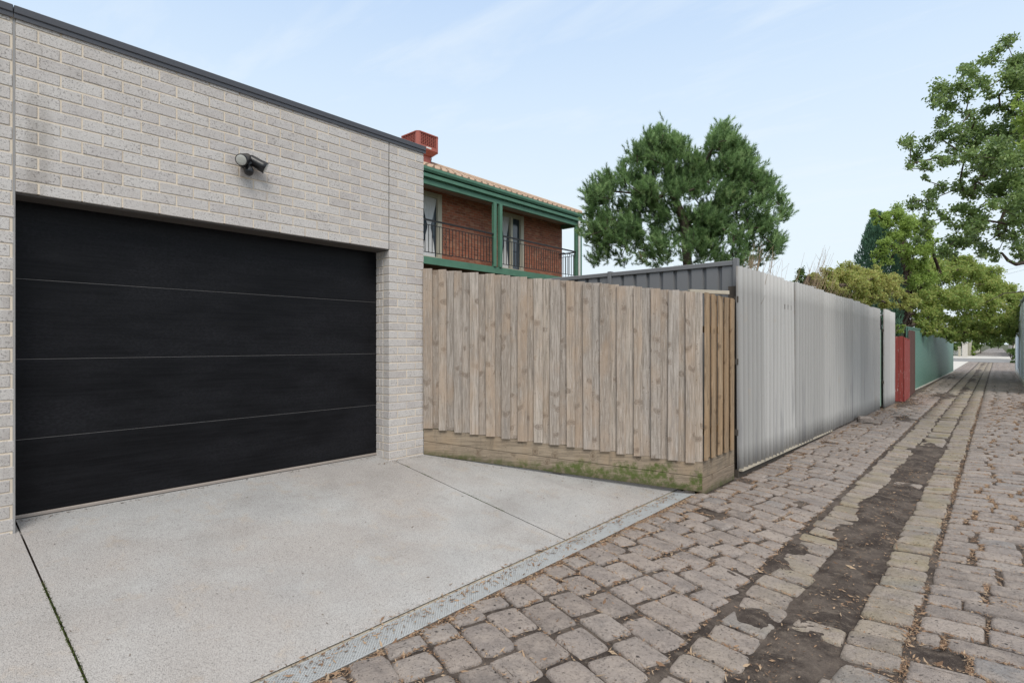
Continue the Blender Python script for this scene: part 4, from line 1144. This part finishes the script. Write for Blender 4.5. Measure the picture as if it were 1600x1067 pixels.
# needles of one shoot share their colour through a stored value
sh_ = np.repeat(np.repeat(rp.random(nt), K), 3)
m = NT('pine_needles'); f_ = m.attr('shoot'); n_ = m.noise(m.pos(), 1.3, 3)
c = m.ramp(m.math('ADD', m.math('MULTIPLY', f_, .7), m.math('MULTIPLY', n_, .3)), [(0, (.07, .12, .052)), (.35, (.16, .265, .10)), (.7, (.28, .43, .17)), (.86, (.40, .54, .24)), (.90, (.36, .26, .13)), (1, (.36, .25, .125))])
M['pine'] = m.fin(c, .5, spec=.35, transl=.35)
pe = empty('pine_tree', tuple(base), 0, 'broad dark green pine tree with two leaders behind the charcoal steel fence', 'tree')
wood.v = [(x-base.x, y-base.y, z-base.z) for x, y, z in wood.v]; wood.build('trunk', M['bark'], pe)
np_mesh('crown', to_local(tuple(base), V), F, M['pine'], pe, attr={'shoot': sh_})

# ---- sparse leafy tree leaning over the lane from the right
TZ = 9.0
cl = [(1560,300,20),(1590,310,22),(1545,300,16),(1585,370,12),(1530,300,16),(1508,300,14),(1555,225,20),(1520,235,18),(1500,200,16),(1480,215,13),(1600,390,16),(1595,130,22),(1578,65,14),(1560,80,9),(1545,97,16),(1508,112,13),(1520,120,14),(1485,140,20),(1510,135,18),(1535,130,15),(1590,110,22),(1580,125,18),(1462,160,14),(1480,165,14),(1475,190,13),(1535,170,14),(1548,150,11),(1570,165,16),(1515,180,12),(1515,210,20),(1540,205,20),(1565,200,18),(1585,205,25),(1425,230,13),(1445,225,13),(1468,215,11),(1500,225,16),(1428,245,13),(1445,258,11),(1420,262,7),(1470,245,13),(1445,278,7),(1490,250,11),(1535,250,25),(1560,245,25),(1585,250,28),(1520,270,16),(1550,275,18),(1580,280,22),(1598,285,20),(1475,295,13),(1455,305,11),(1495,290,11),(1440,320,16),(1420,325,9),(1470,330,9),(1505,320,14),(1500,340,18),(1525,335,20),(1550,320,14),(1575,330,18),(1598,345,18),(1450,345,11),(1480,345,8),(1480,380,18),(1500,378,18),(1520,375,16),(1540,385,15),(1550,400,9),(1560,365,14),(1520,355,18),(1575,350,14),(1440,375,10),(1470,395,11),(1585,320,16),(1620,140,30),(1625,190,35),(1630,240,38),(1640,300,40),(1635,350,34),(1650,120,30),(1670,200,45),(1680,280,45),(1600,90,16)]
rt = np.random.default_rng(21)
clw = []
for (x, y, r_) in cl:
    Z_ = TZ + rt.normal()*.45
    for k_ in range(4):
        q = at(x+rt.normal()*r_*.5, y+rt.normal()*r_*.45, Z_+rt.normal()*r_*.006); clw.append((q.x, q.y, q.z, r_*.80*TZ/864))
tb = at(1668, 760, 9.6); tb.z = -.02
root = [tb, tb+Vector((.02, .0, 1.0)), tb+Vector((-.05, .05, 1.9)), at(1655, 430, 9.5), at(1640, 360, 9.4), at(1625, 290, 9.3), at(1605, 220, 9.2)]
wood = skeleton(root, [c[:3] for c in clw], .0042, .13, .56, .05, .15)
low = [at(1660, 432, 9.5), at(1625, 418, 9.2), at(1600, 410, 9.1), at(1588, 413, 9.0), at(1575, 407, 9.0), at(1565, 395, 9.0)]
wood.tube(low, [.05, .042, .036, .030, .024, .014], 8)
wood.tube([at(1598, 410, 9.1), at(1595, 392, 9.05), at(1587, 375, 9.0), at(1575, 360, 9.0)], [.034, .028, .024, .012], 8)
wood.tube([at(1660, 470, 9.6), at(1610, 455, 9.3), at(1570, 458, 9.2), at(1540, 473, 9.2)], [.02, .012, .008, .004], 6)
wood.tube([at(1640, 360, 9.4), at(1605, 335, 9.3), at(1595, 310, 9.3), at(1588, 280, 9.3)], [.075, .06, .05, .03], 8)
P = fill(clw, 5600, rt, .6)
V1, F1 = leaves(P, .056, .3, rt, .52)
tree('leafy_tree', tuple(tb), 'open crowned leafy tree leaning over the lane from beyond the right edge', 'tree', wood, M['bark'], V1, F1, M['leaf_a'])
# bright vine leaves on a second plant in front of it
vb = at(1660, 700, 8.0); vb.z = -.02
vc = []
for (x, y, r_) in ((1592, 165, 16), (1600, 185, 20), (1590, 150, 9), (1602, 205, 16), (1597, 225, 10), (1620, 180, 26), (1560, 162, 0)):
    if r_: q = at(x, y, 7.9+rt.normal()*.1); vc.append((q.x, q.y, q.z, r_*7.9/864))
wood = skeleton([vb, vb+Vector((0, 0, 1.6)), at(1650, 300, 8.0), at(1630, 220, 8.0)], [c[:3] for c in vc], .005, .03, .5)
V1, F1 = leaves(fill(vc, 1900, rt, .6), .085, .8, rt, .6)
tree('young_tree', tuple(vb), 'young tree with bright green large leaves at the right edge', 'tree', wood, M['bark'], V1, F1, M['leaf_b'])

# ---- spreading tree over the lane
def px_clumps(lst, jitter=.5, sub=1, rn=rt, rs=1.0, zs=1.0):
    out = []
    for (x, y, r_, Z_) in lst:
        for k_ in range(sub):
            q = at(x+rn.normal()*r_*jitter, y+rn.normal()*r_*jitter*.8, Z_+rn.normal()*r_*Z_/864*jitter*zs); out.append((q.x, q.y, q.z, r_*rs*Z_/864))
    return out
sp = []
for (x, y, r_, Z_) in ((1430,440,26,22),(1455,425,26,23),(1490,425,26,24),(1520,428,24,25),(1545,440,22,25.5),(1568,458,20,26),(1582,485,16,26),(1580,510,14,26),(1560,500,24,25),(1535,480,28,24),(1505,470,30,23.5),(1470,465,30,22.5),(1440,475,26,21.8),(1420,470,16,21.5),(1430,500,14,21.6),(1460,500,20,22.5),(1490,508,20,23.5),(1520,515,18,24.5),(1545,522,14,25),(1575,522,10,26),(1420,425,16,21.5),(1478,518,10,24),(1440,512,9,22.5),(1500,528,8,25),(1530,532,8,25.5),(1440,508,12,20.6),(1455,514,11,20.8),(1472,520,10,21.6),(1486,524,10,22.6),(1448,522,6,20.7),(1500,416,16,24.5),(1525,424,18,25),(1550,438,18,25.6),(1575,462,18,26),(1585,492,16,26.2),(1588,474,12,26.4),(1562,520,13,25.4),(1586,515,11,26.3),(1542,455,20,25),(1470,430,16,23),(1445,455,16,22)):
    sp += px_clumps([(x, y, r_, Z_)], .55, 15, rt, .46, 1.3)
tb = at(1425, 600, 22.5); tb = Vector((-2.75, 24.5, -.02))
wood = skeleton([tb, tb+Vector((0, 0, 1.2)), tb+Vector((.1, .3, 2.2)), tb+Vector((.3, .8, 2.9))], [c[:3] for c in sp], .0055, .14, .5, .02)
V1, F1 = leaves(fill(sp, 1750, rt, .45), .115, .9, rt, .6)
tree('spreading_tree', tuple(tb), 'dense yellow green tree spreading over the lane above the green fence', 'tree', wood, M['bark'], V1, F1, M['leaf_c'])

# ---- light green tree with a dark shaggy trunk beside the cypress
lt = px_clumps([(1378,345,14,17.4),(1395,340,16,17.5),(1415,345,20,17.6),(1435,360,20,17.8),(1405,365,18,17.3),(1380,385,14,17.0),(1372,400,10,17.0),(1385,410,8,17.0),(1425,390,18,17.6),(1445,390,16,17.8),(1440,415,18,18.0),(1455,430,16,18.4),(1430,440,14,18.0),(1420,410,10,17.8),(1365,335,8,17.2),(1452,370,12,18.0),(1400,390,9,17.2)], .5, 11, rt, .5)
tb = at(1408, 600, 20.6); tb.z = -.02
wood = skeleton([tb, tb+Vector((0, 0, 1.5)), at(1408, 470, 20.6), at(1409, 420, 20.6), at(1410, 385, 20.6)], [c[:3] for c in lt], .010, .10, .5)
pts_ = [tb+Vector((.02, 0, 0)), at(1408, 520, 20.7), at(1407, 470, 20.7), at(1407, 420, 20.7), at(1408, 380, 20.7), at(1409, 365, 20.7)]
wood.tube(pts_, [.30, .27, .25, .23, .17, .05], 12)
V1, F1 = leaves(fill(lt, 4200, rt, .5), .075, .6, rt, .55)
e = tree('bushy_tree', tuple(tb), 'light green leafy tree with a dark shaggy trunk beside the cypress', 'tree', wood, M['bark_dark'], V1, F1, M['leaf_b'])
q = rt.normal(size=(5200, 3)); zt_ = rt.random(5200); thr = rt.random(5200)*6.283
ctrs = np.array([pts_[0]])+np.array([(pts_[4]-pts_[0])])*zt_[:, None]
Pq = ctrs + np.stack([np.cos(thr)*.27, np.sin(thr)*.27, np.zeros(5200)], 1) + q*.05
V1, F1 = leaves(Pq, .11, 0, rt, .25); np_mesh('dead_leaves', to_local(tuple(tb), V1), F1, m_leaf('dead_frond', [(.018, .012, .010), (.04, .026, .02), (.07, .045, .032)], .05, .9), e)

# ---- cypress
cb = at(1371, 600, 18.9); cb.z = -.02
Pn = 15000; h_ = rt.random(Pn)**.8; th = rt.random(Pn)*6.283
top_z = at(1371, 336, 18.9).z
zz = .8+h_*(top_z-.8); prof_ = np.interp((zz-.8)/(top_z-.8), [0, .35, .6, .8, .93, 1], [.62, .76, .72, .50, .26, .03])
rr_ = prof_*np.sqrt(rt.random(Pn))*(.75+.45*vnoise(th*2.2, zz*3.5, 3))
P = np.stack([cb.x+np.cos(th)*rr_, cb.y+np.sin(th)*rr_, zz], 1)
d = np.stack([np.cos(th)*.35, np.sin(th)*.35, np.ones(Pn)], 1)+rt.normal(size=(Pn, 3))*.25; d /= np.linalg.norm(d, axis=1)[:, None]
s_ = np.cross(d, rt.normal(size=(Pn, 3))); s_ /= np.linalg.norm(s_, axis=1)[:, None]
L = (.12+.08*rt.random(Pn))[:, None]
V1 = np.stack([P-s_*.006, P+s_*.016+d*L*.4, P+d*L, P-s_*.016+d*L*.4], 1).reshape(-1, 3)
wood = MB(); wood.tube([cb, (cb.x, cb.y, top_z-.5)], [.12, .02], 8)
tree('cypress', tuple(cb), 'narrow blue green cypress standing behind the hedge', 'tree', wood, M['bark_dark'], V1, np.arange(4*Pn).reshape(-1, 4), M['leaf_e'])

# ---- hedge and shrubs behind the corrugated fence
hg = px_clumps([(1266,438,9,12.6),(1274,436,11,12.8),(1425,470,10,17.2),(1412,480,9,16.8),(1292,432,14,13.5),(1310,428,16,14),(1330,426,16,14.4),(1350,428,16,15),(1368,432,14,15.4),(1320,450,18,13.8),(1345,452,18,14.5),(1370,455,16,15.2),(1300,450,14,13.2),(1395,450,14,16.2),(1385,468,14,15.6),(1360,472,12,14.8),(1410,462,10,16.6),(1280,445,12,12.8),(1335,470,14,14.2),(1290,448,14,13),(1315,440,16,13.6),(1340,440,16,14.2),(1362,445,16,14.8),(1380,442,16,15.4)], .5, 12, rt, .55)
tb = Vector((-3.5, 13.0, -.02))
wood = skeleton([tb, tb+Vector((0, 0, 1.0)), tb+Vector((.0, .2, 2.0))], [c[:3] for c in hg], .006, .06, .5)
V1, F1 = leaves(fill(hg, 6000, rt, .5), .065, 1.0, rt, .55)
tree('hedge', tuple(tb), 'olive yellow hedge showing above the corrugated fence', 'hedge', wood, M['bark'], V1, F1, M['leaf_d'], crown='foliage')
sb = px_clumps([(1245,433,10,12.6),(1252,425,9,12.7),(1262,434,9,12.8),(1240,442,8,12.5),(1256,442,10,12.6)], .3, 4, rt, .6)
tb = Vector((-3.1, 10.4, -.02)); wood = skeleton([tb, tb+Vector((0, 0, 1.5))], [c[:3] for c in sb], .006, .05, .5)
V1, F1 = leaves(fill(sb, 9000, rt, .5), .05, .6, rt, .5)
tree('shrub', tuple(tb), 'small round dark green shrub behind the corrugated fence beside dry twigs', 'shrub', wood, M['bark'], V1, F1, M['leaf_f'], crown='foliage')
def dry_twigs(name, lst, Z0, n, label, hx, lean=.18, base=None):
    b = MB()
    for i in range(n):
        x, y = lst[i % len(lst)]
        tip = at(x+rnd.gauss(0, 5 if hx > .05 else 1.5), y+rnd.gauss(0, 9), Z0+rnd.gauss(0, .25 if hx > .05 else .06)); foot = Vector((base[0]+rnd.gauss(0, hx), base[1]+rnd.gauss(0, hx), .0))
        md = foot.lerp(tip, .55)+Vector((rnd.gauss(0, .05), rnd.gauss(0, .05), .15))
        b.tube([foot, md, tip], [.006, .0045, .0018], 5, 0, False)
        for k_ in range(3):
            s_ = md.lerp(tip, rnd.uniform(.1, .85)); b.tube([s_, s_+Vector((rnd.gauss(0, .08), rnd.gauss(0, .08), rnd.uniform(.08, .25)))], [.003, .0012], 4, 0, False)
    return b
def plant(name, lst, Z0, n, label, base, hx):
    e = empty(name, (base[0], base[1], 0), 0, label, 'plant')
    b = dry_twigs(name, lst, Z0, n, label, hx, base=base)
    b.v = [(x-base[0], y-base[1], z) for x, y, z in b.v]; b.build('stem', M['twig'], e)
plant('dry_shrub', [(1172,395),(1180,390),(1188,385),(1195,395),(1203,400),(1168,420),(1166,445)], 7.6, 34, 'bare straw coloured shrub between the steel fence and the corrugated fence', (-2.72, 7.55), .10)
plant('dry_shrub', [(1154,450),(1156,470),(1155,500),(1157,430),(1153,520)], 7.3, 40, 'tangle of dry stems in the narrow gap beside the corrugated fence end', (-2.56, 7.3), .03)
plant('dry_reed', [(1218,400),(1226,392),(1236,405),(1245,398),(1252,392),(1222,420)], 11.5, 7, 'tall thin dry reeds standing behind the small round shrub', (-3.2, 9.6), .15)
plant('dry_bush', [(1265,430),(1275,420),(1285,428),(1295,405),(1290,395),(1272,440),(1310,440),(1300,450),(1258,455),(1325,455)], 12.4, 80, 'brown twiggy bush in front of the olive hedge', (-3.15, 11.2), .20)
plant('dry_vine', [(1330,478),(1340,474),(1348,480),(1322,470)], 13.2, 24, 'reddish bare vine stems leaning on the top of the corrugated fence', (-2.80, 13.3), .09)
gp = px_clumps([(1407,516,7,17.6),(1402,512,5,17.5),(1411,510,5,17.6)], .3, 3, rt, .7)
tb = Vector((-2.5, 18.6, -.02)); wood = skeleton([tb, tb+Vector((0, 0, 1.2))], [c[:3] for c in gp], .006, .03, .5)
V1, F1 = leaves(fill(gp, 4000, rt, .5), .07, .8, rt, .6)
tree('leafy_plant', tuple(tb), 'bright green leafy plant poking over the red fence', 'plant', wood, M['bark'], V1, F1, M['leaf_b'])

# ---- greenery beyond the cross street and along the far lane
def far_tree(lst, label, mat, size, dens, name='street_tree', group=None):
    c_ = px_clumps(lst, .5, 5, rt, .5)
    x_ = sum(q[0] for q in c_)/len(c_); y_ = sum(q[1] for q in c_)/len(c_); tb = Vector((x_, y_, -.1))
    wood = skeleton([tb, tb+Vector((0, 0, 1.0)), tb+Vector((.1, 0, 2.0))], [q[:3] for q in c_], .015, .22, .5)
    V1, F1 = leaves(fill(c_, dens*9, rt, .5), size, .6, rt, .6)
    tree(name, tuple(tb), label, 'tree', wood, M['bark_dark'], V1, F1, mat, group)
far_tree([(1500,520,14,75),(1512,510,14,78),(1495,535,12,72),(1508,530,12,74),(1502,541,10,72),(1492,545,8,70)], 'leafy street tree left of the far footpath behind the white pillar', M['leaf_f'], .32, 60)
far_tree([(1525,520,14,90),(1540,512,14,95),(1518,540,9,84),(1530,535,10,90),(1524,544,7,88),(1535,525,12,92),(1541,532,9,96),(1546,538,5,96)], 'dark street tree beyond the cross street left of the far lane', M['leaf_f'], .36, 50)
far_tree([(1555,522,12,150),(1565,515,14,150),(1548,530,9,150),(1560,532,9,160),(1552,536,6,160),(1566,534,7,155),(1572,528,8,150)], 'distant green tree closing the end of the lane', M['leaf_f'], .6, 14)
far_tree([(1578,520,10,62),(1584,530,8,56),(1583,545,7,52),(1580,512,10,62),(1585,556,5,48),(1584,566,5,46),(1585,576,4,44),(1576,530,7,64)], 'dark green creeper tree behind the pale wall at the right of the lane', M['leaf_f'], .26, 90)
far_tree([(1516,548,6,82),(1520,552,4,80)], 'low bright shrub on the far footpath beside the white pillar', M['leaf_b'], .25, 90, 'garden_shrub')
# far walls, pillars
def tower(px, Z, w, h, name, label, cat, mat, capm=None):
    p = at(px, 540, Z); e = empty(name, (p.x, p.y, .03), 0, label, cat)
    b = MB(); b.bevbox((-w/2, -w/2, 0), (w/2, w/2, h), .03); b.build('shaft', mat, e)
    b = MB(); b.bevbox((-w/2-.06, -w/2-.06, h+.002), (w/2+.06, w/2+.06, h+.12), .03); b.build('cap', capm or mat, e)
tower(1507.5, 66, .50, 1.65, 'gate_pillar', 'pale rendered gate pillar beside the far footpath', 'pillar', M['plaster'], M['white'])
tower(1499, 68, .22, 1.1, 'gate_post', 'slim pale timber gate post left of the gate pillar', 'post', M['cream'])
fw = empty('front_fence', (-3.2, 93.0, 0), 0, 'low white picket fence on the corner beyond the cross street', 'fence')
b = MB()
for i in range(26): b.bevbox((-i*.16-.05, 0, .1), (-i*.16+.05, .03, 1.15+.05*(i % 2)), .01)
b.box((-4.1, .031, .3), (.1, .07, .4)); b.box((-4.1, .031, .85), (.1, .07, .95)); b.build('slat_panel', M['white'], fw)
cw = empty('render_wall', (1.35, 88.0, 0), 0, 'pale rendered wall on the right of the far lane', 'wall')
b = MB(); b.box((0, 0, -.2), (.22, 46, 2.0)); b.build('wall_body', M['plaster'], cw); b = MB(); b.bevbox((-.04, -.04, 2.002), (.26, 46.04, 2.08), .02); b.build('coping', M['white'], cw)
cw = empty('side_wall', (-3.0, 100.0, 0), 0, 'buff block wall on the left of the far lane', 'wall')
b = MB(); b.box((-.22, 0, -.2), (0, 60, 1.9)); b.build('wall_body', M['cream'], cw); b = MB(); b.bevbox((-.26, -.04, 1.902), (.04, 60.04, 1.98), .02); b.build('coping', M['plaster'], cw)
# overhead wires
for i, (ya, yb) in enumerate(((418, 428), (412, 421))):
    p0, p1 = at(1640, ya-8, 60), at(1480, yb+14, 90)
    b = MB(); b.tube([p0.lerp(p1, t/8)-Vector((0, 0, .5*math.sin(math.pi*t/8))) for t in range(9)], .012, 5)
    tag(b.build('overhead_wire', M['black']), 'thin overhead wire crossing the sky above the lane tree, the %s of two' % ('lower', 'upper')[i], 'wire', 'overhead wires')

# ================================================================ leaf litter and debris
def bits(P, L, wfac, curl=.3, rn=rng):
    n = len(P); a = rn.random(n)*6.283; el = rn.normal(size=n)*.22
    d = np.stack([np.cos(a)*np.cos(el), np.sin(a)*np.cos(el), np.sin(el)], 1); s_ = np.stack([-np.sin(a), np.cos(a), rn.normal(size=n)*.5], 1)
    s_ /= np.linalg.norm(s_, axis=1)[:, None]; nz = np.cross(d, s_)
    L = L[:, None]; w = L*wfac*(.6+.8*rn.random(n))[:, None]
    k = (curl*rn.random(n))[:, None]
    v0 = P-d*L*.5+nz*L*k*.4; v1 = P+s_*w*.5; v2 = P+d*L*.5+nz*L*k*.5; v3 = P-s_*w*.5
    return np.stack([v0, v1, v2, v3], 1).reshape(-1, 3), np.arange(4*n).reshape(-1, 4)
pts = []
for (x, y, ln, kind, g_) in JOINTS:
    if y > 22 or y < .3: continue
    far = 1 if y < 9 else .5
    dens = (1.0 if x < -1.9 else .42 if x < -1.3 else .5 if x > -.36 else .30)
    dens *= .35+1.5*max(0, float(fbm(x*1.1, y*.9, 77, 3))-.30)*1.6
    if kind == 1 and x > -.4: dens *= 2.6
    n = rnd.random()*dens*ln*560*far
    for _ in range(int(n+rnd.random())):
        t = rnd.uniform(-.5, .5)*ln
        pts.append((x+t+rnd.gauss(0, .004), y+rnd.gauss(0, g_*.45)) if kind == 0 else (x+rnd.gauss(0, g_*.45), y+t))
for _ in range(4200):     # drift beside the grate
    pts.append((-2.39+abs(rnd.gauss(0, .035)), rnd.uniform(.5, 5.7)))
for _ in range(900): pts.append((-2.585+abs(rnd.gauss(0, .045)), rnd.uniform(.4, 5.5)))
for _ in range(420): pts.append((-2.50+rnd.gauss(0, .07), rnd.uniform(.8, 5.5)))
for _ in range(420): pts.append((-2.615+rnd.gauss(0, .010), rnd.uniform(.4, 5.4)))
for _ in range(1500):    # foot of the fences
    u_ = rnd.uniform(6, 20); pts.append((-2.30+.012*(u_-6)+abs(rnd.gauss(0, .10)), u_))
for _ in range(1300):
    u_ = rnd.gauss(15, 2.2); pts.append((-2.05+rnd.gauss(0, .17), u_))
for _ in range(2200): pts.append((-2.0+abs(rnd.gauss(0, .35)), rnd.uniform(18, 30)))
for _ in range(2200): pts.append((.72-abs(rnd.gauss(0, .30)), rnd.uniform(14, 27)))
for _ in range(1400): pts.append((rnd.uniform(-2.3, .9), rnd.uniform(1.0, 12)))
for _ in range(900): pts.append((-.82+rnd.gauss(0, .12), rnd.uniform(1.2, 9)))
for (v_, u_, s_) in ((-1.95, 3.6, .12), (-1.85, 3.9, .12), (-2.1, 3.1, .10), (-.42, 3.3, .05), (-.40, 3.9, .05), (-1.0, 2.9, .12), (-.62, 5.6, .10), (-.65, 4.1, .08), (.05, 4.6, .08), (-.7, 8.6, .2), (-1.75, 12.0, .2)):
    for _ in range(90): pts.append((v_+rnd.gauss(0, s_), u_+rnd.gauss(0, s_*1.2)))
pts = np.array(pts)
zp = np.zeros(len(pts)); lanei = pts[:, 0] > -2.40
zp[lanei] = zlane(pts[lanei, 0], pts[lanei, 1])+np.maximum(dirt_h(pts[lanei, 0], pts[lanei, 1]), -.012)+.009
gr = (pts[:, 0] <= -2.40) & (pts[:, 0] > -2.62); zp[gr] = .017
ap = pts[:, 0] <= -2.62; zp[ap] = zapron(pts[ap, 0])+.004
L = .010+.030*rng.random(len(pts))**2; big = rng.random(len(pts)) < .05; L[big] *= 1.9
L = np.where(pts[:, 1] > 9, L*1.25, L)
V, F = bits(np.stack([pts[:, 0], pts[:, 1], zp+.004*rng.random(len(pts))], 1), L, .25)
tag(np_mesh('leaf_litter', V, F, M['litter']), 'dry brown leaves and bark lying in the joints of the lane', 'leaf litter', kind='stuff')
# specks and twigs blown over the driveway
pts = []
for _ in range(420):
    v_ = rnd.uniform(-4.7, -2.7); u_ = rnd.uniform(-.5, 5.3)
    if u_ < 4.05+(v_+4.879)*.6555-.02 and (v_ > -2.9 or rnd.random() < .35+.5*(u_ > 3)): pts.append((v_, u_))
for _ in range(160):
    t = rnd.random(); pts.append((fa.x+fd.x*t+.02+abs(rnd.gauss(0, .02)), fa.y+fd.y*t-.03-abs(rnd.gauss(0, .02))))
for _ in range(120): pts.append((-4.86+abs(rnd.gauss(0, .03)), rnd.uniform(3.4, 4.0)))
for _ in range(220): pts.append((DV+.03+abs(rnd.gauss(0, .02)), rnd.uniform(U0, U1)))
pts = np.array(pts)
V, F = bits(np.stack([pts[:, 0], pts[:, 1], zapron(pts[:, 0])+.004], 1), .006+.024*rng.random(len(pts))**2.2, .25)
tag(np_mesh('fallen_leaves', V, F, m_leaf('dark_leaf_bit', [(.045, .035, .028), (.11, .075, .05), (.24, .17, .10)], .05, .9, .15)), 'small dark leaf scraps scattered over the concrete driveway', 'leaf scraps', kind='stuff')
